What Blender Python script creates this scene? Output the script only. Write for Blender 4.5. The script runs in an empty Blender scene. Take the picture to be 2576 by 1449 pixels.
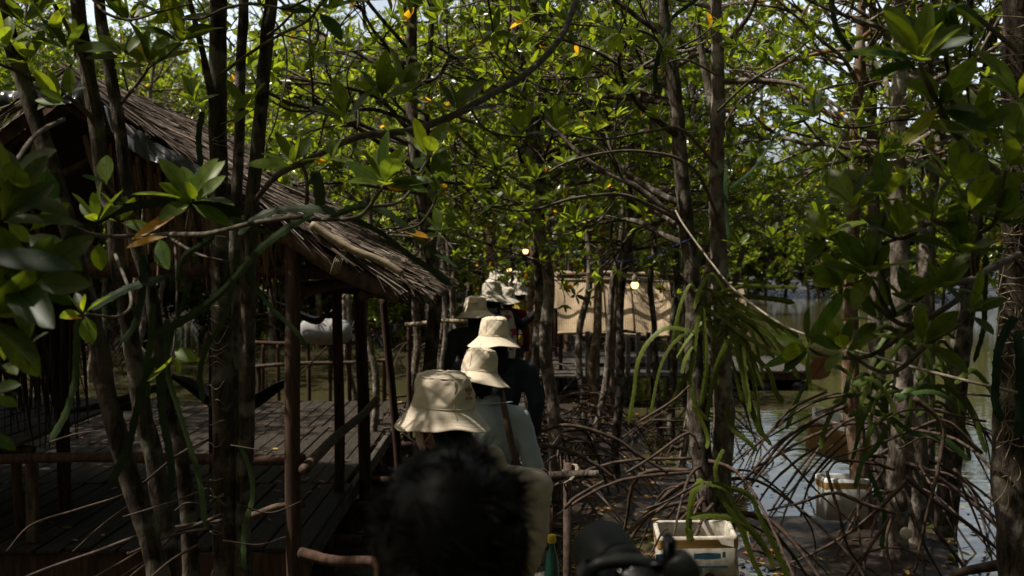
import bpy, math, random
import numpy as np
from mathutils import Vector, Matrix, Euler
R = math.radians
S = bpy.context.scene
COL = S.collection
rng = np.random.default_rng(7)
random.seed(7)
TAU = 2*math.pi

# ------------------------------------------------------------------ camera
F = 2504.0; PITCH = math.atan(84.5/F); CAMZ = 1.98
CAM = np.array([0, 0, CAMZ])
_f = np.array([0, math.cos(PITCH), -math.sin(PITCH)]); _u = np.array([0, math.sin(PITCH), math.cos(PITCH)])
def at(px, py, d):
    """point seen at photo position (px,py of 2576x1449) at forward distance d (metres)"""
    v = _f + np.array([1., 0, 0])*(px-1288)/F + _u*(724.5-py)/F
    return CAM + v*(d/v[1])
def P(*pts, d=None):
    return np.array([at(p[0], p[1], p[2] if len(p) > 2 else d) for p in pts])
cam = bpy.data.cameras.new('camera'); cam.sensor_width = 36; cam.lens = F/2576*36
cam.clip_start = .05; cam.clip_end = 2000
cam.dof.use_dof = True; cam.dof.focus_distance = 4.3; cam.dof.aperture_fstop = 4.2
co = bpy.data.objects.new('camera', cam); COL.objects.link(co); co.location = CAM
co.rotation_euler = (math.pi/2-PITCH, 0, 0); S.camera = co

# ------------------------------------------------------------------ light
SUN = np.array([-.52, -.06, .85]); SUN /= np.linalg.norm(SUN)
el = math.asin(SUN[2]); az = math.atan2(SUN[0], SUN[1])
W = bpy.data.worlds.new('World'); S.world = W; W.use_nodes = True
nt = W.node_tree; nt.nodes.clear()
sky = nt.nodes.new('ShaderNodeTexSky'); sky.sky_type = 'NISHITA'; sky.sun_disc = False
sky.sun_elevation = el; sky.sun_rotation = az; sky.dust_density = 8.0; sky.air_density = 1.4
bg = nt.nodes.new('ShaderNodeBackground'); bg.inputs[1].default_value = .052
wo = nt.nodes.new('ShaderNodeOutputWorld')
nt.links.new(sky.outputs[0], bg.inputs[0])
# bright hazy cloud bank low in the sky ahead, over the pond
tcw = nt.nodes.new('ShaderNodeTexCoord'); sxw = nt.nodes.new('ShaderNodeSeparateXYZ'); nt.links.new(tcw.outputs['Generated'], sxw.inputs[0])
mr1 = nt.nodes.new('ShaderNodeMapRange'); mr1.interpolation_type = 'SMOOTHSTEP'; mr1.inputs[1].default_value = .25; mr1.inputs[2].default_value = .85; nt.links.new(sxw.outputs[1], mr1.inputs[0])
mr2 = nt.nodes.new('ShaderNodeMapRange'); mr2.interpolation_type = 'SMOOTHSTEP'; mr2.inputs[1].default_value = .75; mr2.inputs[2].default_value = .25; nt.links.new(sxw.outputs[2], mr2.inputs[0])
nzw = nt.nodes.new('ShaderNodeTexNoise'); nzw.inputs['Scale'].default_value = 3.2; nzw.inputs['Detail'].default_value = 6; nt.links.new(tcw.outputs['Generated'], nzw.inputs['Vector'])
mr3 = nt.nodes.new('ShaderNodeMapRange'); mr3.inputs[1].default_value = .3; mr3.inputs[2].default_value = .65; mr3.inputs[3].default_value = .55; mr3.inputs[4].default_value = 1; nt.links.new(nzw.outputs[0], mr3.inputs[0])
mr4 = nt.nodes.new('ShaderNodeMapRange'); mr4.inputs[1].default_value = .03; mr4.inputs[2].default_value = .14; nt.links.new(sxw.outputs[2], mr4.inputs[0])
mA = nt.nodes.new('ShaderNodeMath'); mA.operation = 'MULTIPLY'; nt.links.new(mr1.outputs[0], mA.inputs[0]); nt.links.new(mr2.outputs[0], mA.inputs[1])
mB = nt.nodes.new('ShaderNodeMath'); mB.operation = 'MULTIPLY'; nt.links.new(mA.outputs[0], mB.inputs[0]); nt.links.new(mr3.outputs[0], mB.inputs[1])
mC = nt.nodes.new('ShaderNodeMath'); mC.operation = 'MULTIPLY'; mC.inputs[1].default_value = .85; mD = nt.nodes.new('ShaderNodeMath'); mD.operation = 'MULTIPLY'; nt.links.new(mB.outputs[0], mD.inputs[0]); nt.links.new(mr4.outputs[0], mD.inputs[1]); nt.links.new(mD.outputs[0], mC.inputs[0])
bg2 = nt.nodes.new('ShaderNodeBackground'); bg2.inputs[0].default_value = (.80, .90, 1, 1); nt.links.new(mC.outputs[0], bg2.inputs[1])
adw = nt.nodes.new('ShaderNodeAddShader'); nt.links.new(bg.outputs[0], adw.inputs[0]); nt.links.new(bg2.outputs[0], adw.inputs[1]); nt.links.new(adw.outputs[0], wo.inputs[0])
sl = bpy.data.lights.new('sun', 'SUN'); sl.energy = 5.0; sl.angle = R(.53); sl.color = (1, .93, .82)
so = bpy.data.objects.new('sun', sl); COL.objects.link(so)
so.rotation_euler = Vector(SUN).to_track_quat('Z', 'Y').to_euler(); so.location = (-20, -10, 30)
S.view_settings.view_transform = 'Standard'; S.view_settings.look = 'None'
S.view_settings.exposure = .3; S.view_settings.gamma = 1
S.render.engine = 'CYCLES'
cy = S.cycles; cy.max_bounces = 7; cy.diffuse_bounces = 3; cy.glossy_bounces = 3; cy.transmission_bounces = 4
cy.transparent_max_bounces = 4; cy.use_denoising = True; cy.sample_clamp_indirect = 4
cy.caustics_reflective = False; cy.caustics_refractive = False

# ------------------------------------------------------------------ materials
def new_mat(name):
    m = bpy.data.materials.new(name); m.use_nodes = True
    n = m.node_tree; b = n.nodes['Principled BSDF']
    return m, n, b
def mat(name, c1, c2=None, scale=6, rough=.8, bump=.3, stretch=(1, 1, 1), spec=.3, detail=6, dist=.01, lo=.35, hi=.65, c3=None, s3=2.0, metal=0):
    m, n, b = new_mat(name)
    b.inputs['Roughness'].default_value = rough; b.inputs['Specular IOR Level'].default_value = spec
    b.inputs['Metallic'].default_value = metal
    tc = n.nodes.new('ShaderNodeTexCoord'); mp = n.nodes.new('ShaderNodeMapping')
    mp.inputs['Scale'].default_value = stretch
    n.links.new(tc.outputs['Object'], mp.inputs[0])
    no = n.nodes.new('ShaderNodeTexNoise'); no.inputs['Scale'].default_value = scale; no.inputs['Detail'].default_value = detail
    no.inputs['Roughness'].default_value = .65
    n.links.new(mp.outputs[0], no.inputs['Vector'])
    rp = n.nodes.new('ShaderNodeValToRGB')
    rp.color_ramp.elements[0].position = lo; rp.color_ramp.elements[1].position = hi
    rp.color_ramp.elements[0].color = (*c1, 1); rp.color_ramp.elements[1].color = (*(c2 or c1), 1)
    n.links.new(no.outputs[0], rp.inputs[0])
    out = rp.outputs[0]
    if c3:
        n3 = n.nodes.new('ShaderNodeTexNoise'); n3.inputs['Scale'].default_value = s3; n3.inputs['Detail'].default_value = 4
        n.links.new(tc.outputs['Object'], n3.inputs['Vector'])
        r3 = n.nodes.new('ShaderNodeValToRGB'); r3.color_ramp.elements[0].position = .52; r3.color_ramp.elements[1].position = .62
        mx = n.nodes.new('ShaderNodeMixRGB'); n.links.new(n3.outputs[0], r3.inputs[0]); n.links.new(r3.outputs[0], mx.inputs[0])
        n.links.new(out, mx.inputs[1]); mx.inputs[2].default_value = (*c3, 1); out = mx.outputs[0]
    n.links.new(out, b.inputs['Base Color'])
    if bump:
        bp = n.nodes.new('ShaderNodeBump'); bp.inputs['Strength'].default_value = bump; bp.inputs['Distance'].default_value = dist
        n.links.new(no.outputs[0], bp.inputs['Height']); n.links.new(bp.outputs[0], b.inputs['Normal'])
    return m
def attr_mat(name, rough=.8, spec=.3, bump=0, bscale=80, bstretch=(1, 1, 1), mul=1.0):
    """colour comes from each blade's own colour attribute"""
    m, n, b = new_mat(name)
    a = n.nodes.new('ShaderNodeAttribute'); a.attribute_name = 'col'
    b.inputs['Roughness'].default_value = rough; b.inputs['Specular IOR Level'].default_value = spec
    n.links.new(a.outputs['Color'], b.inputs['Base Color'])
    if bump:
        tc = n.nodes.new('ShaderNodeTexCoord'); mp = n.nodes.new('ShaderNodeMapping'); mp.inputs['Scale'].default_value = bstretch
        no = n.nodes.new('ShaderNodeTexNoise'); no.inputs['Scale'].default_value = bscale; no.inputs['Detail'].default_value = 5
        n.links.new(tc.outputs['Object'], mp.inputs[0]); n.links.new(mp.outputs[0], no.inputs['Vector'])
        bp = n.nodes.new('ShaderNodeBump'); bp.inputs['Strength'].default_value = bump; bp.inputs['Distance'].default_value = .004
        n.links.new(no.outputs[0], bp.inputs['Height']); n.links.new(bp.outputs[0], b.inputs['Normal'])
        mx = n.nodes.new('ShaderNodeMixRGB'); mx.blend_type = 'MULTIPLY'; mx.inputs[0].default_value = .7
        rp = n.nodes.new('ShaderNodeValToRGB'); rp.color_ramp.elements[0].position = .35; rp.color_ramp.elements[1].position = .6
        rp.color_ramp.elements[0].color = (.45, .45, .45, 1)
        n.links.new(no.outputs[0], rp.inputs[0]); n.links.new(a.outputs['Color'], mx.inputs[1]); n.links.new(rp.outputs[0], mx.inputs[2])
        n.links.new(mx.outputs[0], b.inputs['Base Color'])
    return m
def leaf_mat(name, rough=.3, spec=.5, trans=.5, tboost=(4.6, 4.0, 1.6), vein=True, bright=1.0):
    m, n, b = new_mat(name)
    a = n.nodes.new('ShaderNodeAttribute'); a.attribute_name = 'col'
    tc = n.nodes.new('ShaderNodeTexCoord'); no = n.nodes.new('ShaderNodeTexNoise'); no.inputs['Scale'].default_value = 35; no.inputs['Detail'].default_value = 3
    n.links.new(tc.outputs['Object'], no.inputs['Vector'])
    rp = n.nodes.new('ShaderNodeValToRGB'); rp.color_ramp.elements[0].position = .3; rp.color_ramp.elements[1].position = .7
    rp.color_ramp.elements[0].color = (.75, .75, .75, 1); rp.color_ramp.elements[1].color = (1.15, 1.15, 1.1, 1)
    n.links.new(no.outputs[0], rp.inputs[0])
    m1 = n.nodes.new('ShaderNodeMixRGB'); m1.blend_type = 'MULTIPLY'; m1.inputs[0].default_value = 1
    n.links.new(a.outputs['Color'], m1.inputs[1]); n.links.new(rp.outputs[0], m1.inputs[2])
    n2 = n.nodes.new('ShaderNodeTexNoise'); n2.inputs['Scale'].default_value = 60; n2.inputs['Detail'].default_value = 4; n.links.new(tc.outputs['Object'], n2.inputs['Vector'])
    r2 = n.nodes.new('ShaderNodeValToRGB'); r2.color_ramp.elements[0].position = .64; r2.color_ramp.elements[1].position = .70; n.links.new(n2.outputs[0], r2.inputs[0])
    m0 = n.nodes.new('ShaderNodeMixRGB'); n.links.new(r2.outputs[0], m0.inputs[0]); n.links.new(m1.outputs[0], m0.inputs[1]); m0.inputs[2].default_value = (.07, .055, .012, 1)
    out = m0.outputs[0]
    if vein:
        lt = n.nodes.new('ShaderNodeMapRange'); lt.inputs[1].default_value = .0; lt.inputs[2].default_value = .09
        lt.inputs[3].default_value = 1; lt.inputs[4].default_value = 0
        n.links.new(a.outputs['Alpha'], lt.inputs[0])
        m2 = n.nodes.new('ShaderNodeMixRGB'); m2.blend_type = 'MULTIPLY'; n.links.new(lt.outputs[0], m2.inputs[0])
        n.links.new(out, m2.inputs[1]); m2.inputs[2].default_value = (.45, .5, .4, 1); out = m2.outputs[0]
    b.inputs['Roughness'].default_value = rough; b.inputs['Specular IOR Level'].default_value = spec
    n.links.new(out, b.inputs['Base Color'])
    tr = n.nodes.new('ShaderNodeBsdfTranslucent')
    m3 = n.nodes.new('ShaderNodeMixRGB'); m3.blend_type = 'MULTIPLY'; m3.inputs[0].default_value = 1
    n.links.new(out, m3.inputs[1]); m3.inputs[2].default_value = (*tboost, 1); n.links.new(m3.outputs[0], tr.inputs[0])
    ms = n.nodes.new('ShaderNodeMixShader'); ms.inputs[0].default_value = trans
    n.links.new(b.outputs[0], ms.inputs[1]); n.links.new(tr.outputs[0], ms.inputs[2])
    n.links.new(ms.outputs[0], n.nodes['Material Output'].inputs[0])
    return m

M = {}
M['bark'] = mat('bark', (.022, .016, .012), (.10, .078, .058), 26, .9, 1., (1, 1, .3), .15, 10, .035, .40, .60, (.17, .15, .12), 11)
M['bark_pale'] = mat('bark_pale', (.075, .058, .046), (.19, .155, .125), 24, .9, 1., (1, 1, .35), .15, 10, .035, .40, .60, (.30, .265, .22), 10)
M['bark_red'] = mat('bark_red', (.12, .055, .03), (.22, .15, .10), 22, .9, 1., (1, 1, .35), .15, 10, .035, .40, .60, (.28, .25, .21), 10)
M['twig'] = mat('twig', (.055, .042, .032), (.15, .125, .10), 25, .85, .4, (1, 1, 1), .2)
M['root'] = mat('root', (.020, .0125, .009), (.092, .058, .041), 22, .75, .5, (1, 1, 1), .3, 6, .006)
M['leaf'] = leaf_mat('leaf', .24, .7, .52)
M['leaf_near'] = leaf_mat('leaf_near', .45, .3, .42)
M['cactus'] = leaf_mat('cactus_stem', .5, .3, .22, (2.4, 2.3, 1.2), vein=False)
M['plank'] = mat('plank', (.020, .018, .015), (.095, .083, .07), 5, .85, .6, (9, .7, 3), .2, 8, .006)
M['plank_dark'] = mat('plank_dark', (.011, .0085, .0065), (.046, .035, .026), 5, .85, .6, (9, .7, 3), .2, 8, .006)  # plank copy darkened in colour for the shade under the hut
M['post'] = mat('post_wood', (.024, .012, .008), (.085, .048, .032), 6, .85, .5, (5, 5, .6), .2, 8, .006)
M['pole'] = mat('pole_wood', (.035, .023, .015), (.13, .088, .06), 6, .85, .5, (4, 4, 1), .2, 8, .006)
M['bamboo'] = mat('bamboo', (.16, .12, .07), (.34, .27, .18), 8, .6, .3, (2, 2, 2), .3)
M['thatch'] = attr_mat('thatch', .8, .25, .5, 60, (1, 1, 1))
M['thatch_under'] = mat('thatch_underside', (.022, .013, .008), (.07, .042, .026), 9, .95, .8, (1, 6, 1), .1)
M['tarp'] = mat('tarpaulin', (.035, .038, .045), (.10, .105, .12), 4, .32, .5, (1, 1, 1), .5, 4, .03)
M['tarp_black'] = mat('black_tarpaulin', (.006, .006, .008), (.02, .02, .022), 4, .22, .5, (1, 1, 1), .5, 4, .03)
M['canvas'] = mat('grey_canvas', (.20, .20, .20), (.34, .335, .33), 5, .85, .4)
M['cloth_black'] = mat('black_cloth', (.008, .008, .009), (.02, .019, .019), 9, .85, .3)
M['foam'] = mat('foam', (.34, .33, .30), (.62, .62, .60), 5, .85, .3, (1, 1, 1), .2, 8, .004, .25, .5)
M['foam_dirty'] = mat('foam_dirty', (.15, .11, .075), (.50, .46, .39), 9, .9, .4, (1, 1, 1), .2, 8, .004, .3, .55)
M['tape'] = mat('tape', (.24, .13, .04), (.42, .26, .09), 7, .3, .4, (1, 1, 3), .5, 5, .004)
M['print_blue'] = mat('print_blue', (.02, .07, .12), (.05, .16, .24), 30, .7, 0)
M['soil'] = mat('soil', (.02, .014, .01), (.05, .036, .025), 20, .95, .8)
M['mat'] = None
M['rope'] = mat('rope', (.18, .15, .11), (.33, .28, .21), 60, .85, .5)
M['string'] = mat('blue_string', (.02, .05, .16), (.04, .09, .25), 30, .7, 0)
M['hat1'] = mat('hat_cotton', (.58, .49, .385), (.64, .54, .43), 30, .9, .12, (1, 1, 1), .15, 4, .003)
M['hat2'] = mat('hat_canvas', (.58, .49, .37), (.64, .55, .42), 45, .9, .12, (1, 1, 1), .15, 4, .003)
M['hat3'] = mat('hat_white', (.50, .45, .38), (.56, .51, .44), 45, .9, .12, (1, 1, 1), .15)
M['seam'] = mat('hat_seam', (.42, .34, .25), (.46, .38, .28), 80, .9, .1)
M['emblem'] = mat('emblem_thread', (.30, .12, .07), (.36, .15, .09), 200, .8, .2)
M['green_print'] = mat('green_print', (.07, .09, .045), (.10, .12, .06), 60, .85, 0)
M['hair'] = mat('hair', (.0012, .0009, .0008), (.0035, .0025, .002), 60, .35, .1, (8, 8, 1), .12)
M['hair_brown'] = mat('hair_brown', (.02, .011, .007), (.05, .03, .02), 60, .4, .3, (8, 8, 1), .4)
M['skin'] = mat('skin', (.42, .23, .15), (.47, .27, .18), 20, .55, .1, (1, 1, 1), .4)
M['eye'] = mat('eye', (.02, .015, .01), (.03, .02, .015), 20, .2, 0)
def cloth(k, c, rough=.88, var=.8, sc=8):
    M[k] = mat('cloth_'+k, tuple(x*var for x in c), c, sc, rough, .25, (1, 1, 1), .15, 7, .006)
cloth('cream', (.56, .46, .37)); cloth('chambray', (.43, .47, .54), var=.88); cloth('denim', (.022, .03, .042), var=.65, sc=18)
cloth('charcoal', (.045, .047, .052)); cloth('white', (.62, .64, .70)); cloth('maroon', (.10, .014, .02)); cloth('yellow', (.62, .46, .09))
cloth('navy', (.02, .03, .075)); cloth('trouser', (.035, .036, .045)); cloth('khaki', (.24, .2, .14)); cloth('pink', (.62, .45, .42)); cloth('blue', (.05, .10, .2))
M['leather'] = mat('leather', (.05, .022, .014), (.09, .042, .026), 25, .5, .2, (1, 1, 1), .4)
M['plastic_black'] = mat('black_plastic', (.010, .010, .011), (.016, .016, .017), 60, .42, .1, (1, 1, 1), .4)
M['rubber'] = mat('hood_rubber', (.009, .0095, .009), (.016, .017, .016), 30, .6, .2)
M['lens_glass'] = mat('lens_glass', (.006, .008, .012), (.01, .012, .02), 5, .06, 0, spec=.8)
M['metal'] = mat('metal', (.35, .35, .35), (.5, .5, .5), 20, .35, 0, metal=1)
M['bottle'] = mat('green_bottle', (.01, .06, .045), (.02, .09, .065), 6, .1, 0, spec=.6)
M['cap_yellow'] = mat('yellow_cap', (.5, .38, .03), (.6, .45, .05), 6, .4, 0)
M['leaf_litter'] = attr_mat('leaf_litter', .6, .4)
M['flower'] = None
# floral cloth
m, n, b = new_mat('floral_cloth'); b.inputs['Roughness'].default_value = .9
tc = n.nodes.new('ShaderNodeTexCoord'); vo = n.nodes.new('ShaderNodeTexVoronoi'); vo.inputs['Scale'].default_value = 22
rp = n.nodes.new('ShaderNodeValToRGB'); rp.color_ramp.interpolation = 'CONSTANT'
E = rp.color_ramp.elements; E[0].color = (.6, .6, .62, 1); E[1].position = .45; E[1].color = (.42, .06, .17, 1)
e = E.new(.62); e.color = (.02, .05, .02, 1); e = E.new(.75); e.color = (.62, .6, .6, 1)
sx = n.nodes.new('ShaderNodeSeparateColor'); n.links.new(tc.outputs['Object'], vo.inputs['Vector']); n.links.new(vo.outputs['Color'], sx.inputs[0])
n.links.new(sx.outputs[0], rp.inputs[0]); n.links.new(rp.outputs[0], b.inputs['Base Color']); M['floral'] = m
# woven bamboo blind: slats with cross threads
def weave(name, ca, cb):
    m, n, b = new_mat(name); b.inputs['Roughness'].default_value = .75
    tc = n.nodes.new('ShaderNodeTexCoord'); w1 = n.nodes.new('ShaderNodeTexWave'); w1.bands_direction = 'Z'; w1.inputs['Scale'].default_value = 14; w1.inputs['Distortion'].default_value = 1.2; w1.inputs['Detail'].default_value = 3
    w2 = n.nodes.new('ShaderNodeTexWave'); w2.bands_direction = 'X'; w2.inputs['Scale'].default_value = 10; w2.inputs['Distortion'].default_value = .6
    no = n.nodes.new('ShaderNodeTexNoise'); no.inputs['Scale'].default_value = 5
    for q in (w1, w2, no): n.links.new(tc.outputs['Object'], q.inputs['Vector'])
    ma = n.nodes.new('ShaderNodeMath'); ma.operation = 'MULTIPLY'; n.links.new(w1.outputs[1], ma.inputs[0]); n.links.new(w2.outputs[1], ma.inputs[1])
    mb_ = n.nodes.new('ShaderNodeMath'); mb_.operation = 'ADD'; n.links.new(ma.outputs[0], mb_.inputs[0]); n.links.new(no.outputs[0], mb_.inputs[1])
    rp = n.nodes.new('ShaderNodeValToRGB'); rp.color_ramp.elements[0].position = .35; rp.color_ramp.elements[1].position = 1.0
    rp.color_ramp.elements[0].color = (*ca, 1); rp.color_ramp.elements[1].color = (*cb, 1)
    n.links.new(mb_.outputs[0], rp.inputs[0]); n.links.new(rp.outputs[0], b.inputs['Base Color'])
    bp = n.nodes.new('ShaderNodeBump'); bp.inputs['Strength'].default_value = .6; bp.inputs['Distance'].default_value = .01
    n.links.new(ma.outputs[0], bp.inputs['Height']); n.links.new(bp.outputs[0], b.inputs['Normal'])
    return m
M['mat'] = weave('woven_bamboo', (.17, .115, .065), (.52, .39, .24)); M['mat_dark'] = weave('woven_bamboo_dark', (.13, .085, .05), (.27, .19, .12))
# water
m, n, b = new_mat('water'); b.inputs['Base Color'].default_value = (.052, .048, .022, 1); b.inputs['Roughness'].default_value = .035
b.inputs['IOR'].default_value = 1.33; b.inputs['Specular IOR Level'].default_value = .5
tc = n.nodes.new('ShaderNodeTexCoord'); mp = n.nodes.new('ShaderNodeMapping'); mp.inputs['Scale'].default_value = (1, 2.2, 1)
no = n.nodes.new('ShaderNodeTexNoise'); no.inputs['Scale'].default_value = 2.2; no.inputs['Detail'].default_value = 3
n.links.new(tc.outputs['Object'], mp.inputs[0]); n.links.new(mp.outputs[0], no.inputs['Vector'])
bp = n.nodes.new('ShaderNodeBump'); bp.inputs['Strength'].default_value = .16; bp.inputs['Distance'].default_value = .03
n.links.new(no.outputs[0], bp.inputs['Height']); n.links.new(bp.outputs[0], b.inputs['Normal']); M['water'] = m
M['mud'] = mat('mud', (.010, .007, .005), (.036, .024, .015), 5, .55, .9, (1, 1, 1), .4, 9, .03, .3, .7)
m, n, b = new_mat('lit_bulb'); b.inputs['Emission Color'].default_value = (1, .62, .25, 1); b.inputs['Emission Strength'].default_value = 2.2
b.inputs['Base Color'].default_value = (.8, .6, .35, 1); M['bulb'] = m

# ------------------------------------------------------------------ mesh helpers
class MB:
    def __init__(s): s.v = []; s.f = []; s.c = []; s.n = 0
    def add(s, v, faces, col=None):
        v = np.asarray(v, float).reshape(-1, 3)
        if not isinstance(faces, list): faces = [faces]
        for f in faces:
            f = np.asarray(f, int)
            if f.size: s.f.append(f + s.n)
        if col is None: c = np.ones((len(v), 4))
        else:
            c = np.asarray(col, float)
            if c.ndim == 1: c = np.tile(c, (len(v), 1))
            if c.shape[1] == 3: c = np.hstack([c, np.ones((len(v), 1))])
        s.c.append(c); s.v.append(v); s.n += len(v)
    def build(s, name, m, parent=None, smooth=True, origin=None, color=False, local=False):
        v = np.vstack(s.v) if s.v else np.zeros((0, 3))
        if parent is not None and not local: v = v - world_loc(parent)
        o0 = np.zeros(3)
        if parent is None and origin is not None: o0 = np.asarray(origin, float); v = v - o0
        me = bpy.data.meshes.new(name); me.vertices.add(len(v)); me.vertices.foreach_set('co', v.astype(np.float32).ravel())
        loops = np.concatenate([f.ravel() for f in s.f]); tot = np.concatenate([np.full(len(f), f.shape[1]) for f in s.f])
        st = np.concatenate([[0], np.cumsum(tot)[:-1]])
        me.loops.add(len(loops)); me.loops.foreach_set('vertex_index', loops.astype(np.int32))
        me.polygons.add(len(tot)); me.polygons.foreach_set('loop_start', st.astype(np.int32)); me.polygons.foreach_set('loop_total', tot.astype(np.int32))
        me.polygons.foreach_set('use_smooth', np.full(len(tot), smooth))
        me.update(calc_edges=True)
        if color:
            a = me.color_attributes.new('col', 'FLOAT_COLOR', 'POINT'); a.data.foreach_set('color', np.vstack(s.c).astype(np.float32).ravel())
        me.materials.append(m)
        o = bpy.data.objects.new(name, me); COL.objects.link(o)
        o.location = o0
        if parent is not None: o.parent = parent
        return o
WLOC = {}
def world_loc(o):
    p = np.zeros(3)
    while o is not None: p = p + np.array(o.location); o = o.parent
    return p
def tag(o, label=None, cat=None, group=None, kind=None):
    if label: o['label'] = label
    if cat: o['category'] = cat
    if group: o['group'] = group
    if kind: o['kind'] = kind
    return o
def empty(name, loc, label=None, cat=None, group=None):
    o = bpy.data.objects.new(name, None); COL.objects.link(o); o.location = loc; o.empty_display_size = .1
    return tag(o, label, cat, group)
def norm(a): return a/np.maximum(np.linalg.norm(a, axis=-1, keepdims=True), 1e-9)
def spline(pts, n):
    """Catmull-Rom through pts, n samples per span"""
    p = np.asarray(pts, float)
    if len(p) < 3: return np.array([p[0]+(p[-1]-p[0])*t for t in np.linspace(0, 1, n+1)])
    q = np.vstack([2*p[0]-p[1], p, 2*p[-1]-p[-2]]); out = []
    for i in range(1, len(q)-2):
        t = np.linspace(0, 1, n, endpoint=False)[:, None]
        a, b_, c, d = q[i-1], q[i], q[i+1], q[i+2]
        out.append(.5*((2*b_)+(-a+c)*t+(2*a-5*b_+4*c-d)*t**2+(-a+3*b_-3*c+d)*t**3))
    return np.vstack(out+[p[-1:]])
def frames(p):
    t = np.gradient(p, axis=0); t = norm(t)
    ref = np.array([0, 0, 1.]) if abs(t[0][2]) < .9 else np.array([1., 0, 0])
    n = np.zeros_like(p); n[0] = norm(np.cross(t[0], ref))
    for i in range(1, len(p)):
        a = n[i-1] - t[i]*np.dot(n[i-1], t[i]); n[i] = a/max(np.linalg.norm(a), 1e-9)
    return t, n, np.cross(t, n)
def tube(mb, p, r, k=8, bump=0, seed=0, caps=True, col=None):
    p = np.asarray(p, float); r = np.broadcast_to(np.asarray(r, float), (len(p),)) if np.ndim(r) else np.full(len(p), r)
    t, n, b = frames(p); th = np.arange(k)/k*TAU
    rad = np.repeat(r[:, None], k, 1)
    if bump:
        g = np.random.default_rng(seed); s = np.concatenate([[0], np.cumsum(np.linalg.norm(np.diff(p, axis=0), axis=1))])
        q = np.zeros_like(rad)
        for _ in range(9):
            q += np.sin(g.integers(0, 4)*th[None]+g.uniform(3, 45)*s[:, None]+g.uniform(0, 6))*g.uniform(.3, 1)
        q *= .22
        for _ in range(int(s[-1]*3.0)):
            s0, a0 = g.uniform(0, s[-1]), g.uniform(0, TAU)
            da = np.abs((th-a0+math.pi) % TAU-math.pi)
            q += g.uniform(1., 3.)*np.exp(-((s[:, None]-s0)/.022)**2-(da[None]/.6)**2)
        rad = rad*(1+bump*q)
    v = p[:, None]+rad[..., None]*(np.cos(th)[None, :, None]*n[:, None]+np.sin(th)[None, :, None]*b[:, None])
    N = len(p); i = np.arange(N-1)[:, None]*k; j = np.arange(k)[None]; j2 = (j+1) % k
    q = np.stack([i+j, i+j2, i+k+j2, i+k+j], -1).reshape(-1, 4)
    fs = [q]
    v = v.reshape(-1, 3)
    if caps: fs += [np.arange(k)[::-1][None], (np.arange(k)+(N-1)*k)[None]]
    mb.add(v, fs, col)
BOXF = np.array([[0, 1, 3, 2], [4, 6, 7, 5], [0, 4, 5, 1], [2, 3, 7, 6], [0, 2, 6, 4], [1, 5, 7, 3]])
def box(mb, a, b, col=None, M3=None, c=None, bevel=0):
    a = np.asarray(a, float); b = np.asarray(b, float)
    if bevel:
        h = (b-a)/2; ce = (a+b)/2; e = min(bevel, h.min()*.45); pts = []
        for s0 in (-1, 1):
            for s1 in (-1, 1):
                for s2 in (-1, 1):
                    sg = np.array([s0, s1, s2])
                    for ax in range(3):
                        q = sg*(h-e); q[ax] = sg[ax]*h[ax]; pts.append(q)
        pts = np.array(pts); idx = lambda s0, s1, s2, ax: ((s0*2+s1)*2+s2)*3+ax
        fs4 = []; fs3 = []
        for ax in range(3):
            u, w = (ax+1) % 3, (ax+2) % 3
            for sg in (0, 1):
                loop = []
                for su, sw in ((0, 0), (1, 0), (1, 1), (0, 1)):
                    t = [0, 0, 0]; t[ax] = sg; t[u] = su; t[w] = sw; loop.append(idx(*t, ax))
                fs4.append(loop if sg else loop[::-1])
            for su in (0, 1):
                for sw in (0, 1):
                    t0 = [0, 0, 0]; t1 = [0, 0, 0]; t0[u] = t1[u] = su; t0[w] = t1[w] = sw; t1[ax] = 1
                    lp = [idx(*t0, u), idx(*t1, u), idx(*t1, w), idx(*t0, w)]
                    fs4.append(lp if (su == sw) else lp[::-1])
        for s0 in (0, 1):
            for s1 in (0, 1):
                for s2 in (0, 1):
                    lp = [idx(s0, s1, s2, 0), idx(s0, s1, s2, 1), idx(s0, s1, s2, 2)]
                    fs3.append(lp if (s0+s1+s2) % 2 == 1 else lp[::-1])
        v = pts
        if M3 is not None: v = v @ np.asarray(M3).T
        mb.add(v+ce if c is None else v+c, [np.array(fs4), np.array(fs3)], col); return
    v = np.array([[x, y, z] for x in (a[0], b[0]) for y in (a[1], b[1]) for z in (a[2], b[2])])
    if M3 is not None: ce = (a+b)/2; v = (v-ce) @ np.asarray(M3).T + (ce if c is None else c)
    mb.add(v, BOXF, col)
def rot(ax, a): return np.array(Matrix.Rotation(a, 3, ax))
def grid_faces(nu, nv, wrap=False):
    i = np.arange(nu-1)[:, None]; j = np.arange(nv if wrap else nv-1)[None]; j2 = (j+1) % nv
    return np.stack([i*nv+j, i*nv+j2, (i+1)*nv+j2, (i+1)*nv+j], -1).reshape(-1, 4)
def ellipsoid(mb, c, r, nu=10, nv=16, M3=None, col=None):
    ph = np.linspace(0, math.pi, nu); th = np.arange(nv)/nv*TAU
    v = np.stack([np.sin(ph)[:, None]*np.cos(th), np.sin(ph)[:, None]*np.sin(th), np.cos(ph)[:, None]*np.ones(nv)], -1)*np.asarray(r)
    v = v.reshape(-1, 3)
    if M3 is not None: v = v @ np.asarray(M3).T
    mb.add(v+np.asarray(c), grid_faces(nu, nv, True)[:, ::-1], col)
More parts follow.
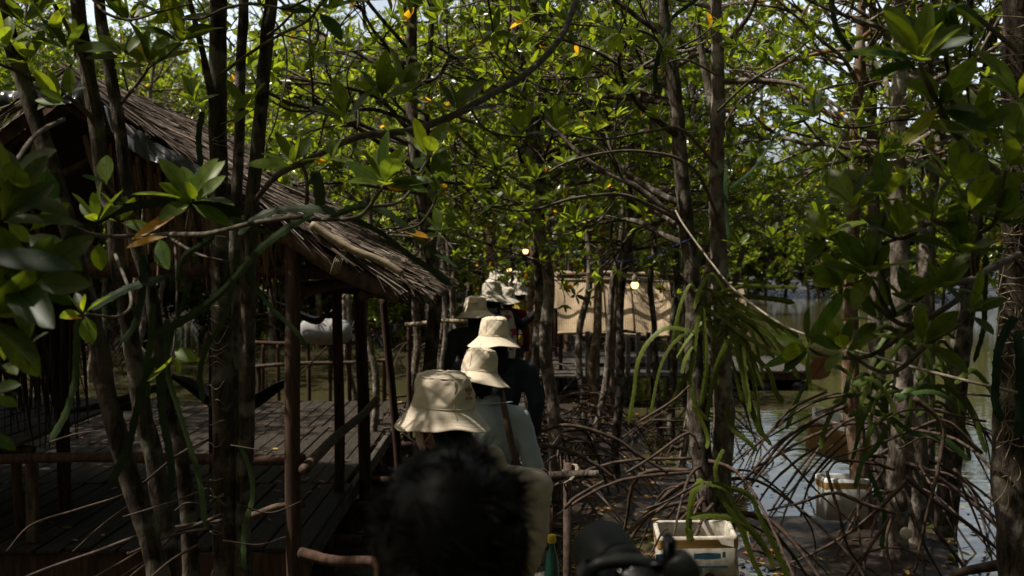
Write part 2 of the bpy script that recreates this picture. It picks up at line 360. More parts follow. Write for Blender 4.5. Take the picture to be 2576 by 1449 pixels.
def capsule(mb, a, b, ra, rb, k=12, flat=None):
    a = np.asarray(a, float); b = np.asarray(b, float); d = b-a; L = np.linalg.norm(d); d = d/max(L, 1e-9)
    ang = np.linspace(-math.pi/2, 0, 5); ps = [a+d*ra*math.sin(x) for x in ang]; rs = [max(ra*math.cos(x), 1e-4) for x in ang]
    ang = np.linspace(0, math.pi/2, 5); ps += [b+d*rb*math.sin(x) for x in ang]; rs += [max(rb*math.cos(x), 1e-4) for x in ang]
    tube(mb, np.array(ps), np.array(rs), k)

# ---- leaves
HI = (np.array([0, .06, .2, .4, .6, .8, .93, 1]), np.array([.06, .10, .58, .95, 1, .74, .36, .02]))
LO = (np.array([0, .38, .74, 1]), np.array([.12, .97, .78, .02]))
def leaves(mb, base, d, nrm, L, Wd, curl, col, hi=False):
    N = len(base)
    if N == 0: return
    ts, ws = HI if hi else LO; K = len(ts)
    d = norm(d); s = norm(np.cross(d, nrm)); nn = np.cross(s, d)
    L = np.broadcast_to(L, (N,))[:, None, None]; Wd = np.broadcast_to(Wd, (N,))[:, None, None]; curl = np.broadcast_to(curl, (N,))[:, None, None]
    T = ts[None, :, None]; w = ws[None, :, None]*Wd/2
    mid = base[:, None]+d[:, None]*L*T - nn[:, None]*curl*L*T**2
    up = nn[:, None]*w*.28
    v = np.stack([mid-s[:, None]*w+up, mid, mid+s[:, None]*w+up], 2)
    i = np.arange(K-1)[:, None]*3
    f = np.concatenate([np.concatenate([i, i+1, i+4, i+3], 1), np.concatenate([i+1, i+2, i+5, i+4], 1)])
    F_ = (f[None]+(np.arange(N)*K*3)[:, None, None]).reshape(-1, 4)
    C = np.ones((N, K, 3, 4)); C[..., :3] = col[:, None, None, :]; C[:, :, 1, 3] = 0
    mb.add(v.reshape(-1, 3), F_, C.reshape(-1, 4))
def leaf_cols(N, g, yellow=.03, dark=0.0):
    h = g.random(N)[:, None]
    a, b_ = np.array([.036, .062, .010]), np.array([.115, .158, .013])
    c = a+(b_-a)*h**1.3
    c *= g.uniform(.75, 1.25, N)[:, None]
    y = g.random(N) < yellow
    c[y] = np.array([.34, .19, .02])*g.uniform(.6, 1.2, y.sum())[:, None]
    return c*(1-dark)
def rosettes(mb, pos, axis, g, L=.11, k=(6, 10), hi=False, yellow=.01, spread=(.45, 1.35), aspect=(.34, .44), dark=0):
    pos = np.asarray(pos); axis = norm(np.asarray(axis)); B, D, Nn = [], [], []
    for p, a in zip(pos, axis):
        n_ = g.integers(k[0], k[1]); ph = g.uniform(0, TAU)+np.arange(n_)*2.4
        po = np.linspace(spread[0], spread[1], n_)+g.normal(0, .13, n_)
        ref = np.array([0, 0, 1.]) if abs(a[2]) < .9 else np.array([1., 0, 0])
        x = np.cross(a, ref); x /= np.linalg.norm(x); y = np.cross(a, x)
        dd = a*np.cos(po)[:, None]+(x*np.cos(ph)[:, None]+y*np.sin(ph)[:, None])*np.sin(po)[:, None]
        B.append(p+dd*.008); D.append(dd); Nn.append(a-dd*(dd@a)[:, None]+g.normal(0, .25, (n_, 3)))
    if not B: return
    B, D, Nn = np.vstack(B), np.vstack(D), np.vstack(Nn); N = len(B)
    Ls = L*g.uniform(.7, 1.12, N)
    leaves(mb, B, D, Nn, Ls, Ls*g.uniform(*aspect, N), g.uniform(-.05, .3, N), leaf_cols(N, g, yellow, dark), hi)
# ---- branching
def grow(mbw, p0, d0, L, r, g, ros, depth, sides=5, up=.35, n_child=(3, 6)):
    n_ = 6; p = [np.asarray(p0, float)]; d = norm(np.asarray(d0, float)); ds = [d]
    bend = g.normal(0, .22, 3)
    for i in range(n_):
        d = norm(d+bend*.35+g.normal(0, .13, 3)+np.array([0, 0, up*(.10+.25*(i/n_))-.05]))
        p.append(p[-1]+d*L/n_); ds.append(d)
    p = np.array(p); pp = spline(p, 2)
    tube(mbw, pp, np.linspace(r, max(r*.38, .0035), len(pp)), sides, caps=False)
    ros.append((p[-1], norm(ds[-1]+np.array([0, 0, .55]))))
    if depth > 0:
        for _ in range(g.integers(*n_child)):
            t = g.uniform(.3, .95); i = min(int(t*n_), n_-1); q = p[i]+(p[i+1]-p[i])*(t*n_-i)
            a = norm(ds[i]*.75+g.normal(0, .55, 3)+np.array([0, 0, .15]))
            grow(mbw, q, a, L*g.uniform(.32, .58), max(r*.5, .004), g, ros, depth-1, 4, up, (1, 4))
SPOTS = []   # gaps of the canopy overhead through which the sun reaches the group (point, radius)
def spot(px, py, d, r): SPOTS.append((at(px, py, d), r))
def carve(ros, margin=.07):
    if not ros: return ros
    p = np.array([q[0] for q in ros]); keep = np.ones(len(p), bool)
    for c, r in SPOTS:
        w = p-c; s = w@SUN; dist = np.linalg.norm(w-s[:, None]*SUN, axis=1)
        keep &= ~((s > .25) & (dist < r+margin))
    return [q for q, k_ in zip(ros, keep) if k_]
def stilt_roots(mb_or_list, base, g, n_, z0=(.05, .9), reach=(.35, 1.2), r=(.008, .016), ground=-.62, separate=False, trunk=None):
    for i in range(n_):
        a = g.uniform(0, TAU); zz = g.uniform(*z0); L = g.uniform(*reach)*(.5+zz)
        x0 = np.array([base[0], base[1], base[2]+zz])
        if trunk is not None:
            k_ = np.argmin(np.abs(trunk[:, 2]-(base[2]+zz))); x0 = trunk[k_].copy()
        d = np.array([math.cos(a), math.sin(a), 0.])
        e = np.array([x0[0], x0[1], 0])+d*L; e[2] = ground
        m1 = x0+d*L*.38+np.array([0, 0, (ground-x0[2])*.10+.05]); m2 = x0+d*L*.78+np.array([0, 0, (ground-x0[2])*.5])
        m1[:2] += g.normal(0, .05, 2); m2[:2] += g.normal(0, .07, 2)
        pp = spline([x0, m1, m2, e], 5); rr = g.uniform(*r)
        mb = MB() if separate else mb_or_list
        tube(mb, pp, np.linspace(rr*1.25, rr*.55, len(pp)), 6, .22, int(g.integers(1e6)))
        if separate: mb_or_list.append(mb)

# ------------------------------------------------------------------ the setting
WZ = -.5
def terrain_h(x, y):
    x = np.asarray(x, float); y = np.asarray(y, float)
    n_ = .5*np.sin(x*1.7+1.3*np.sin(y*.9))*np.cos(y*1.3+.7*np.sin(x*1.1))+.3*np.sin(x*4.1+y*2.2)*np.sin(y*3.7-x*1.4)+.2*np.sin(x*9.1)*np.sin(y*8.3)
    h = -.53+.07*n_+.075/(1+np.exp(-(y-10.0)*2))*np.exp(-((x-.6)/2.2)**4)
    sm = lambda t: 1/(1+np.exp(-t))
    shore = 62-(x-10)*1.2
    pond = sm((x-2.6-.06*np.abs(y-16))*3)*sm((y-10.2)*2)*sm((shore-y)*1.5)
    pond2 = sm((-x-2.7)*2.5)*sm((y-13.2)*2)*sm((27-y)*1.0)
    h = h-.9*np.clip(pond+pond2, 0, 1)
    h = h+.16*np.exp(-(((x-3.0)/.9)**2+((y-8.7)/1.0)**2))+.34*np.exp(-(((x-1.2)/.38)**2+((y-6.4)/.32)**2))
    h = h+.12*np.exp(-(((x-.9)/.8)**2+((y-10)/1.6)**2))+.12*np.exp(-(((x+1.1)/.3)**2+((y-3.5)/1.2)**2))
    h = h-.22*np.exp(-(((x-.8)/.6)**2+((y-6.3)/2.6)**2))
    far = sm((np.hypot(x, y)-45)*.4)
    return h+far*.25
ax_ = np.concatenate([-np.geomspace(900, 14, 24), np.linspace(-13.6, 13.6, 180), np.geomspace(14, 900, 24)])
ay_ = np.concatenate([-np.geomspace(900, 5, 16), np.linspace(-4.8, 30, 200), np.geomspace(30.5, 1200, 40)])
X, Y = np.meshgrid(ax_, ay_); Z = terrain_h(X, Y)
mb = MB(); mb.add(np.stack([X, Y, Z], -1).reshape(-1, 3), grid_faces(len(ay_), len(ax_)))
tag(mb.build('ground', M['mud']), 'dark brown tidal mud between the mangrove roots', 'ground', kind='structure')
mb = MB(); g1 = np.concatenate([-np.geomspace(900, 2, 14), np.geomspace(2, 900, 14)])
X, Y = np.meshgrid(g1, g1+300); mb.add(np.stack([X, Y, X*0+WZ], -1).reshape(-1, 3), grid_faces(len(g1), len(g1)))
tag(mb.build('water', M['water']), 'olive green still water of the tidal pond', 'water', kind='structure')
# fallen leaves on mud and water: nobody could count them
mb = MB(); N = 6500
lx = np.concatenate([rng.uniform(-7, 5, N-1500), rng.uniform(.1, 2.2, 1500)]); ly = np.concatenate([rng.uniform(3, 17, N-1500), rng.uniform(4.5, 11, 1500)]); lz = np.maximum(terrain_h(lx, ly), WZ)+.008
keep = ~((lx > 3.0) & (ly > 10.5)) & ~((lx < -3) & (ly > 13.4)) & ~((np.abs(lx+.2) < .5)) & (rng.random(N) < .75)
lx, ly, lz = lx[keep], ly[keep], lz[keep]; N = len(lx); a = rng.uniform(0, TAU, N)
dd = np.stack([np.cos(a), np.sin(a), rng.normal(0, .1, N)], -1); nn = np.stack([rng.normal(0, .2, N), rng.normal(0, .2, N), np.ones(N)], -1)
cc = np.array([[.30, .17, .03], [.26, .10, .03], [.12, .055, .03], [.08, .04, .025], [.38, .27, .05], [.09, .11, .02]])[rng.choice(6, N, p=[.16, .14, .3, .26, .08, .06])]*rng.uniform(.7, 1.2, N)[:, None]
dk_ = np.arange(N) < 150; lx[dk_] = rng.uniform(-5, -1.45, dk_.sum()); ly[dk_] = rng.uniform(6.8, 13.3, dk_.sum()); lz[dk_] = .012; dd[dk_, 2] *= .2
leaves(mb, np.stack([lx, ly, lz], -1), dd, nn, rng.uniform(.06, .115, N), rng.uniform(.025, .045, N), rng.uniform(-.15, .2, N), cc)
tag(mb.build('fallen_leaves', M['leaf_litter'], color=True), 'yellow and brown fallen leaves scattered on the mud and shallow water', 'leaf litter', kind='stuff')

# boardwalk the group walks on
mb = MB(); y = -2.0
while y < 21:
    w_ = rng.uniform(.11, .15); x0 = -.62+rng.uniform(-.03, .03); x1 = .24+rng.uniform(-.03, .03)
    box(mb, (x0, y, -.03+rng.uniform(-.004, .004)), (x1, y+w_, rng.uniform(-.004, .002)), bevel=.004); y += w_+rng.uniform(.008, .02)
bw = tag(mb.build('boardwalk', M['plank'], smooth=False), 'narrow plank boardwalk the group of visitors walks along', 'boardwalk', kind='structure')
mb = MB()
for x in (-.55, .17): box(mb, (x-.03, -2, -.13), (x+.03, 21, -.034))
mb.build('bearer', M['post'], bw, smooth=False)
for y in np.arange(-1.5, 21, 1.9):
    for x in (-.55, .17):
        mb = MB(); tube(mb, [(x, y, -1.3), (x, y, -.13)], .035, 8); mb.build('post', M['post'], bw)

# ------------------------------------------------------------------ lit gaps in the canopy (where the sun reaches)
for q in [(1050, 1010, 3.2, .022), (1018, 1045, 3.2, .028), (1085, 955, 3.25, .022), (1135, 935, 3.3, .03), (1150, 1070, 3.15, .018), (1205, 1070, 3.2, .03),
          (1190, 885, 4.9, .05), (1215, 915, 4.9, .045), (1180, 950, 4.8, .04), (1225, 960, 4.75, .04), (1345, 1170, 4.8, .02),
          (1241, 812, 6.2, .055), (1205, 850, 6.1, .05), (1240, 845, 6.05, .045), (1270, 860, 6.1, .03),
          (1200, 770, 8.8, .08), (1190, 800, 8.7, .08), (1235, 735, 10.8, .2), (1250, 790, 10.8, .12), (1292, 726, 14, .25), (1298, 775, 14, .2), (1250, 700, 15, .15),
          *[(1430+260*a, 700+130*b_, 16.2, .04+.09*c) for a, b_, c in np.random.default_rng(5).random((9, 3))], (1560, 905, 18, .15),
          (480, 450, 2.6, .16), (560, 520, 2.6, .1), (960, 420, 2.7, .2), (740, 400, 2.7, .12), (1120, 590, 2.9, .1), (1010, 460, 2.7, .06), (370, 555, 2.5, .05), (430, 460, 2.6, .1), (620, 250, 2.8, .08), (530, 710, 2.7, .04),(640,640,2.6,.04),
          (380, 150, 3.0, .22), (150, 130, 3.2, .25), (330, 230, 3.2, .1), (270, 430, 2.5, .08), (140, 270, 3.0, .15), (250, 610, 2.4, .06), (200, 790, 2.4, .05), (445, 880, 2.8, .05),(390,940,2.7,.03),(385,948,2.8,.03),
          (860, 600, 6.5, .2), (960, 640, 6.6, .22), (1040, 690, 6.7, .15), (760, 510, 7, .25), (450, 370, 7, .3), (350, 290, 7, .3), (640, 460, 7, .3), (800, 570, 6.4, .12),
          (800, 1020, 12.6, .25), (900, 1015, 12.6, .12), (60, 1230, 7.5, .12), (120, 1100, 7.6, .15), (250, 1060, 8, .12), (20, 1290, 7.2, .08), (850, 960, 14, .4), (980, 960, 12, .3),
          (1650, 830, 5.7, .1), (1730, 800, 5.6, .1), (1830, 745, 5.6, .14), (1760, 950, 5.7, .08), (1700, 780, 5.7, .1), (1950, 725, 5.6, .1), (1900, 770, 5.6, .1), (1860, 900, 5.6, .08), (1850, 1080, 5.6, .08), (1880, 1250, 5.8, .1), (1930, 1330, 5.8, .1), (1770, 1050, 5.7, .06),
          (1800, 250, 5.9, .14), (1800, 400, 5.9, .16), (1805, 500, 5.9, .1), (1690, 200, 5.8, .12), (1710, 330, 5.8, .06), (1740, 640, 5.8, .06),
          (1668, 1330, 6.2, .07), (1860, 1290, 6.4, .06), (2180, 1200, 8.4, .10), (2110, 1250, 8.3, .12), (2060, 1050, 9.3, .2), (2120, 1070, 9.2, .2), (2300, 1100, 8, .15), (2400, 1250, 7.5, .2), (2140, 990, 8, .2),
          (1400, 850, 10, .12), (1420, 1000, 9.8, .1), (1375, 950, 10, .1), (1500, 1180, 6.5, .08), (1640, 1140, 8, .25), (1560, 1080, 9, .2), (1300, 1120, 5, .02), (2310, 330, 2.2, .05), (2520, 1200, 3.6, .05), (1010, 990, 10, .2)]:
    spot(*q)

# ------------------------------------------------------------------ mangrove trees
LOWZ = -.62
def custom_tree(path, width_px, label, group=None, cat='tree', top=6.0, top_shift=(0, 0), nb=18, blen=1.5, zr=(2.9, 5.6), g=None, m='bark', roots=8, twigs=(3, 6), leafL=.105, extra_trunks=(), root_z=(.05, .7), upto=None, seed=1, bump=.135, hi=False, rootreach=(.35, 1.2), ydark=0, sun_carve=True, bdir=None):
    """a mangrove whose trunk runs through the given points; crown above"""
    g = g or np.random.default_rng(seed)
    p = np.asarray(path, float)
    up = norm(p[0]-p[1]); up = norm(up+np.array([0, 0, 1.2]))
    tp = []
    z = p[0][2]; q = p[0].copy()
    while q[2] < top-.1:
        q = q+up*.55+np.append(g.normal(0, .03, 2), 0)+np.append(np.array(top_shift)*.1, 0); tp.insert(0, q.copy()); up = norm(up+np.append(g.normal(0, .05, 2), .1))
    bt = []
    q = p[-1].copy(); dn = norm(p[-1]-p[-2])
    if q[2] > LOWZ: bt = [q+dn*(q[2]-LOWZ)/max(-dn[2], .5)]
    full = np.array(tp+list(p)+bt)
    sp = spline(full, 8)
    # even spacing
    s = np.concatenate([[0], np.cumsum(np.linalg.norm(np.diff(sp, axis=0), axis=1))]); ns = max(int(s[-1]/.045), 8)
    t = np.linspace(0, s[-1], ns); sp = np.stack([np.interp(t, s, sp[:, k]) for k in range(3)], -1)
    dref = np.mean(p[:, 1]); r = width_px/2*dref/F
    zz = sp[:, 2]; rr = r*np.interp(zz, [-.6, .3, 1.2, 2.0, 3.2, top], [1.5, 1.42, 1.2, 1.0, .85, .3])
    base = (sp[-1][0], sp[-1][1], LOWZ)
    root = empty('mangrove_tree', base, label, cat, group)
    mb = MB(); tube(mb, sp, rr, 14, bump, seed)
    for (ep, w_) in extra_trunks:
        e = np.asarray(ep, float); es = spline(e, 14); er = w_/2*np.mean(e[:, 1])/F
        tube(mb, es, np.linspace(er*.55, er, len(es)), 10, bump, seed+3)
    ros = []
    for i in range(nb):
        zb = g.uniform(*zr); k = np.argmin(np.abs(zz-zb)); a = g.uniform(0, TAU) if bdir is None else bdir+g.normal(0, .8)
        d = np.array([math.cos(a), math.sin(a), g.uniform(.05, .6)])
        grow(mb, sp[k], d, blen*g.uniform(.65, 1.15), max(rr[k]*.5, .012), g, ros, 2, 6, .3, twigs)
    mb.build('trunk', M[m], root)
    if sun_carve: ros = carve(ros)
    # never let the crown overhead hang into the frame where the photo has none
    mbl = MB(); 
    if ros: rosettes(mbl, [q[0] for q in ros], [q[1] for q in ros], g, leafL, hi=hi, dark=ydark); mbl.build('crown', M['leaf'], root, color=True)
    lst = []
    if roots:
        stilt_roots(lst, base, g, roots, (LOWZ*-1+root_z[0], -LOWZ+root_z[1]), rootreach, separate=True, trunk=sp)
        for q in lst: q.build('root', M['root'], root)
    return root, sp
T = {}
# left foreground stems (photo positions, 3.0-3.7 m away)
tp = [((0, -10), (17, 69), (62, 214), (100, 328), (149, 483), (194, 666), (222, 787), (250, 873), (265, 978), (297, 1094), (332, 1223), (370, 1330), (400, 1449))]
T['a'] = custom_tree(P(*tp[0], d=3.1), 44, 'leaning mangrove with a curved grey trunk at the far left before the hut gable', seed=11, zr=(3.0, 5.4), nb=22, blen=1.6, roots=6)
T['b'] = custom_tree(P((194, 0), (215, 139), (232, 243), (250, 382), (267, 486), (288, 544), (295, 649), (313, 753), (337, 891), (352, 1000), (363, 1066), (388, 1153), (405, 1258), (419, 1362), (430, 1449), d=3.3), 40,
                     'dark mangrove trunk with lichen spots in front of the thatched hut, second from the left', seed=12, zr=(3.1, 5.6), nb=22, blen=1.7, roots=5)
T['c'] = custom_tree(P((250, 0), (264, 104), (281, 201), (295, 278), (309, 382), (323, 486), (338, 600), (379, 735), (400, 880), (419, 1013), (450, 1118), (468, 1240), (475, 1330), (480, 1449), d=3.55), 32,
                     'slim knotty mangrove trunk between the leaning stem and the thick straight one', seed=13, zr=(3.2, 5.8), nb=21, blen=1.7, roots=4)
T['d'] = custom_tree(P((550, -5), (549, 150), (548, 300), (550, 450), (552, 600), (556, 750), (560, 900), (563, 1100), (565, 1300), (566, 1449), d=3.6), 47,
                     'thick straight mangrove trunk wrapped in dry tendrils before the hut roof', seed=14, zr=(3.2, 5.8), nb=23, blen=1.8, roots=7,
                     extra_trunks=[(P((470, -30, 3.5), (492, 60, 3.5), (512, 140, 3.5), (530, 235, 3.55), (548, 330, 3.6)), 20)])
T['e'] = custom_tree(P((612, -5), (608, 104), (604, 200), (602, 347), (596, 480), (590, 640), (588, 900), (590, 1449), d=4.0), 28,
                     'thin mangrove stem tucked between the two thick trunks before the hut', seed=15, zr=(3.4, 5.8), nb=9, blen=1.5, roots=3)
T['f'] = custom_tree(P((684, -5), (674, 60), (662, 208), (650, 347), (637, 486), (630, 600), (625, 683), (622, 822), (621, 978), (618, 1118), (610, 1300), (606, 1449), d=3.6), 36,
                     'ridged mangrove trunk with a bright left edge just right of the thick straight trunk', seed=16, zr=(3.2, 5.7), nb=22, blen=1.7, roots=6)
# right pair with the climbing cactus
T['g'] = custom_tree(P((1668, -5), (1672, 60), (1676, 117), (1693, 195), (1705, 312), (1714, 430), (1726, 566), (1741, 705), (1746, 809), (1744, 879), (1756, 1017), (1763, 1128), (1777, 1220), d=6.75), 40,
                     'spotted mangrove trunk hung with cactus stems, left one of the pair by the foam box', m='bark', seed=17, zr=(2.0, 4.4), top=4.7, nb=15, blen=1.5, roots=13, root_z=(.0, .6), bdir=math.pi*.75)
T['h'] = custom_tree(P((1800, -5), (1805, 137), (1806, 273), (1803, 390), (1805, 566), (1809, 660), (1811, 774), (1815, 913), (1821, 1067), (1812, 1200), d=6.85), 40,
                     'smooth pale mangrove trunk with dark branch scars, right one of the pair', m='bark_pale', seed=18, zr=(2.6, 4.7), top=5.0, nb=15, blen=1.5, roots=13, root_z=(.0, .6),
                     extra_trunks=[(P((1752, 60, 6.9), (1766, 130, 6.9), (1778, 200, 6.9), (1800, 300, 6.86)), 24)])
# far right foreground trunk overgrown with vines
T['i'] = custom_tree(P((2556, -5), (2556, 150), (2560, 400), (2562, 600), (2552, 800), (2546, 1000), (2538, 1130), (2552, 1300), (2562, 1449), d=3.7), 74,
                     'thick gnarled mangrove trunk overgrown with wiry vines at the right edge', seed=19, zr=(3.0, 5.4), nb=11, blen=1.4, roots=8, root_z=(.1, 1.0), bump=.16, bdir=0.3)
# unseen trees added at the viewer's side, their crowns shading the near walk
for i, (x, y) in enumerate([(-1.35, .7), (1.2, -.5), (-2.4, 1.9), (1.25, 1.9)]):
    custom_tree(np.array([(x, y, 3.2), (x+.02, y, 2.0), (x, y+.02, 1.0), (x, y, 0)]), 90, ['mangrove standing right beside the viewer at the left edge of the boardwalk', 'mangrove standing behind the viewer at the right edge of the boardwalk', 'mangrove outside the view at the left, between viewer and hut', 'mangrove outside the view at the right, ahead of the viewer'][i], seed=80+i, nb=26, blen=1.9, zr=(3.1, 5.4), top=5.6, roots=5)
custom_tree(np.array([(.62, 17.0, 2.6), (.60, 17.0, 1.6), (.62, 17.02, .6), (.6, 17, 0)]), 16, 'slim mangrove trunk behind the left end of the broad woven blind', seed=91, nb=46, blen=1.5, zr=(2.1, 3.7), top=4.2, roots=5, bdir=0.)  # tree added so its crown dapples the blind
# trunks on the root mound by the water
mound = [([(2168, -5), (2160, 200), (2150, 400), (2144, 640), (2140, 774), (2140, 1000), (2150, 1080)], 8.6, 34, 'bark_red', 'reddish flaking mangrove trunk on the root mound, left of the other pond side stems'),
         ([(2194, -5), (2192, 200), (2197, 480), (2203, 800), (2210, 1050), (2215, 1120)], 9.2, 32, 'bark_pale', 'grey mangrove trunk by the pond right behind the reddish flaking one'),
         ([(2262, -5), (2261, 200), (2257, 480), (2264, 700), (2272, 870), (2268, 1000), (2264, 1150), (2255, 1300)], 7.9, 44, 'bark_pale', 'stout lichen flecked mangrove trunk on the root mound beside the small white foam box'),
         ([(2350, -5), (2340, 80), (2332, 300), (2335, 470), (2322, 700), (2312, 870), (2308, 1060), (2305, 1180)], 8.3, 36, 'bark_pale', 'forked pale mangrove trunk standing close behind the stout one on the mound'),
         ([(2520, -5), (2500, 60), (2478, 250), (2462, 450), (2444, 650), (2428, 800), (2408, 950), (2396, 1100), (2390, 1180)], 8.8, 40, 'bark', 'mangrove trunk leaning right over the pond with a knot halfway up'),
         ([(2440, -5), (2420, 100), (2385, 260), (2360, 380), (2345, 520), (2340, 620), (2338, 800)], 9.4, 24, 'bark_pale', 'thin pale mangrove stem slanting up to the right above the mound')]
for i, (pp, d, w_, m_, lb) in enumerate(mound):
    custom_tree(P(*pp, d=d), w_, lb, m=m_, seed=40+i, top=5.2, zr=(2.7, 5.0), nb=17, blen=1.35, roots=7, root_z=(.0, .7), rootreach=(.4, 1.4), twigs=(2, 5), leafL=.10)

# --- prototypes for the trees of the forest (copied below)
def proto(seed, H=7.0, zmin=2.0, nb=17, blen=1.25, r=.05, m='bark_pale', L=.11, nroots=9, lean=.25, yellow=.02, pts=None, low=.9):
    g = np.random.default_rng(seed); z = np.linspace(-.62, H, 12)
    p = np.stack([np.cumsum(g.normal(0, .05, 12))+g.normal(0, lean)*z/H, np.cumsum(g.normal(0, .05, 12))+g.normal(0, lean)*z/H, z], -1); p[:, :2] -= p[0, :2]
    sp = spline(p, 6); rr = r*np.interp(sp[:, 2], [-.6, 0, 3, H], [1.3, 1.1, .85, .25])
    mb = MB(); tube(mb, sp, rr, 9, .09, seed); ros = []
    for i in range(nb):
        zb = zmin+(H-.3-zmin)*g.random()**low; k = np.argmin(np.abs(sp[:, 2]-zb)); a = g.uniform(0, TAU)
        grow(mb, sp[k], np.array([math.cos(a), math.sin(a), g.uniform(.0, .6)]), blen*g.uniform(.6, 1.15)*(1 if zb < H*.75 else .7), max(rr[k]*.45, .01), g, ros, 2, 5, .3, (3, 6))
    root = empty('mangrove_tree', (0, 0, 0)); mb.build('trunk', M[m], root)
    mbl = MB(); rosettes(mbl, [q[0] for q in ros], [q[1] for q in ros], g, L, yellow=yellow); mbl.build('crown', M['leaf'], root, color=True)
    mbr = MB(); stilt_roots(mbr, (0, 0, -.62), g, nroots, (.2, .9), (.3, 1.0), (.007, .014)); mbr.build('stilt_roots', M['root'], root)
    return root
PROTO = [proto(101+i, H=4.5+.28*i, zmin=1.95+.1*(i % 3), r=.042+.005*(i % 4), m=['bark_pale', 'bark', 'bark_pale', 'bark_red', 'bark_pale', 'bark'][i], nb=[24, 21, 26, 20, 25, 22][i], L=.10, yellow=[.008, .015, .006, .02, .01, .01][i]) for i in range(6)]
SHORE = [proto(131+i, H=5.2+.6*i, zmin=.35, nb=42, blen=1.7, r=.06, L=.24, nroots=14, low=1.9) for i in range(2)]
used = set(); LATER = []
def copy_tree(src, loc, rz, sc, label, group):
    if id(src) not in used:
        used.add(id(src)); o = src
    else:
        o = src.copy(); COL.objects.link(o)
        for ch in src.children:
            c = ch.copy(); COL.objects.link(c); c.parent = o
    o.location = loc; o.rotation_euler = (0, 0, rz); o.scale = (sc, sc, sc*random.uniform(.95, 1.08))
    tag(o, label, 'tree', group); return o
placed = [(-.2, 3)]
def ok(x, y, dmin): return all((x-a)**2+(y-b_)**2 > dmin*dmin for a, b_ in placed)
def blocks(x, y, rad=1.25, ztop=6.5, zlow=2.1):
    """would a crown here shade one of the sunlit places?"""
    for c, r in SPOTS:
        for z in np.arange(zlow, ztop, .6):
            if z-c[2] < .3: continue
            q = c+SUN*((z-c[2])/SUN[2])
            if (q[0]-x)**2+(q[1]-y)**2 < rad*rad: return True
    return False
BH = 'bushy mangrove of the thicket closing in behind the viewer'  # unseen bushes added to keep low sky light off the foreground
for x, y in [(-9, -9), (-6, -10), (-3, -9.5), (0, -10), (3, -9.5), (6, -9), (9, -8), (-11, -5.5), (-12.5, -2), (-12, 2), (-12.5, 6), (-12, 10), (-13, 13.5), (8.5, -4), (10.5, 0), (11, 4)]:
    LATER.append((x+rng.uniform(-.4, .4), y+rng.uniform(-.4, .4), BH))
# trunks one can pick out in the middle distance
mid = [(1112, 8.6, 1, 1.25, 'dark mangrove trunk just right of the hut eave', 1), (1080, 9.6, 5, 1.0, 'slim dark mangrove trunk behind the thatched eave corner', 1),
       (1368, 10.2, 1, 1.15, 'dark mangrove trunk the outstretched hand reaches for', 0), (1418, 9.7, 2, 1.15, 'knotty grey mangrove trunk at the left edge of the woven blind', 0),
       (1482, 11.6, 4, .95, 'thin mangrove trunk standing before the left half of the woven blind', 0), (1692, 12.6, 5, 1.0, 'leaning dark mangrove trunk before the right end of the woven blind', 0),
       (1665, 13.4, 5, .85, 'thin dark mangrove stem behind the leaning one at the blind', 0), (960, 11.2, 0, .9, 'pale mangrove trunk behind the leaning hut post', 0),
       (1020, 12.4, 2, .9, 'pale slanting mangrove trunk seen under the hut eave', 0), (905, 14.3, 4, .85, 'pale mangrove trunk behind the red brown hut posts', 0),
       (1180, 13.2, 0, .9, 'sunlit pale mangrove trunk left of the hats in the distance', 0), (1325, 12.9, 3, .9, 'reddish mangrove stem behind the yellow shirt', 0)]
for px, d, k, sc, lb, _ in mid:
    q = at(px, 690, d); copy_tree(PROTO[k], (q[0], q[1], 0), random.uniform(0, TAU), sc, lb, None); placed.append((q[0], q[1]))
FL = 'slender grey mangrove tree in the thick forest behind the walkers and the hut'
n_f = 0; tries = 0
def allowed(x, y):
    if abs(x+.2) < .85 and y < 21: return False
    if -6.0 < x < -.4 and y < 10.3: return False
    if -5.8 < x < -1.1 and y < 13.8: return False
    if x > 2.3+.04*y and 9.0 < y < 58-(x-10)*1.2: return False
    if -8 < x < -2.9 and 13.8 < y < 26: return rng.random() < .05
    if .5 < x < 3.6 and 14.3 < y < 21: return False
    if .4 < x < 3.6 and y < 9.5: return False
    return True
while n_f < 130 and tries < 9000:
    tries += 1
    y = 8.5+30*rng.random()**1.5; x = rng.uniform(-.58*y-2, min(.58*y+2, 9)) if rng.random() > .15 else rng.uniform(.3, 3)
    if not allowed(x, y) or not ok(x, y, .62 if y < 15 else .8): continue
    if y < 19 and blocks(x, y): continue
    placed.append((x, y)); n_f += 1
    copy_tree(PROTO[rng.integers(6)], (x, y, terrain_h(x, y)*0), random.uniform(0, TAU), random.uniform(.9, 1.12)*float(np.interp(y, [12, 32], [1, 1.65])), FL, 'mangrove trees of the forest behind the walkers')
SL = 'bushy mangrove on the far bank of the pond with tangled pale roots'
for i in range(60):
    x = rng.uniform(6, 36); row = i % 3; y = max(62-(x-10)*1.2, 22)+row*1.8+rng.uniform(-.5, .8)
    copy_tree(SHORE[i % 2], (x, y, .15), random.uniform(0, TAU), random.uniform(1.1, 1.6), SL, 'mangroves on the far bank')
for i in range(30):
    y = rng.uniform(40, 62); x = rng.uniform(-.62*y, .16*y)
    copy_tree(SHORE[i % 2], (x, y, .1), random.uniform(0, TAU), random.uniform(1.3, 1.9), SL, 'mangroves on the far bank')
for i in range(24):
    copy_tree(SHORE[i % 2], (rng.uniform(-17, -2.4), rng.uniform(26.5, 33), .05), random.uniform(0, TAU), random.uniform(.8, 1.1), SL, 'mangroves on the far bank')
for x, y, lb in LATER: copy_tree(SHORE[int(rng.integers(2))], (x, y, .05), random.uniform(0, TAU), random.uniform(.95, 1.15), lb, 'mangroves of the thicket behind the viewer')
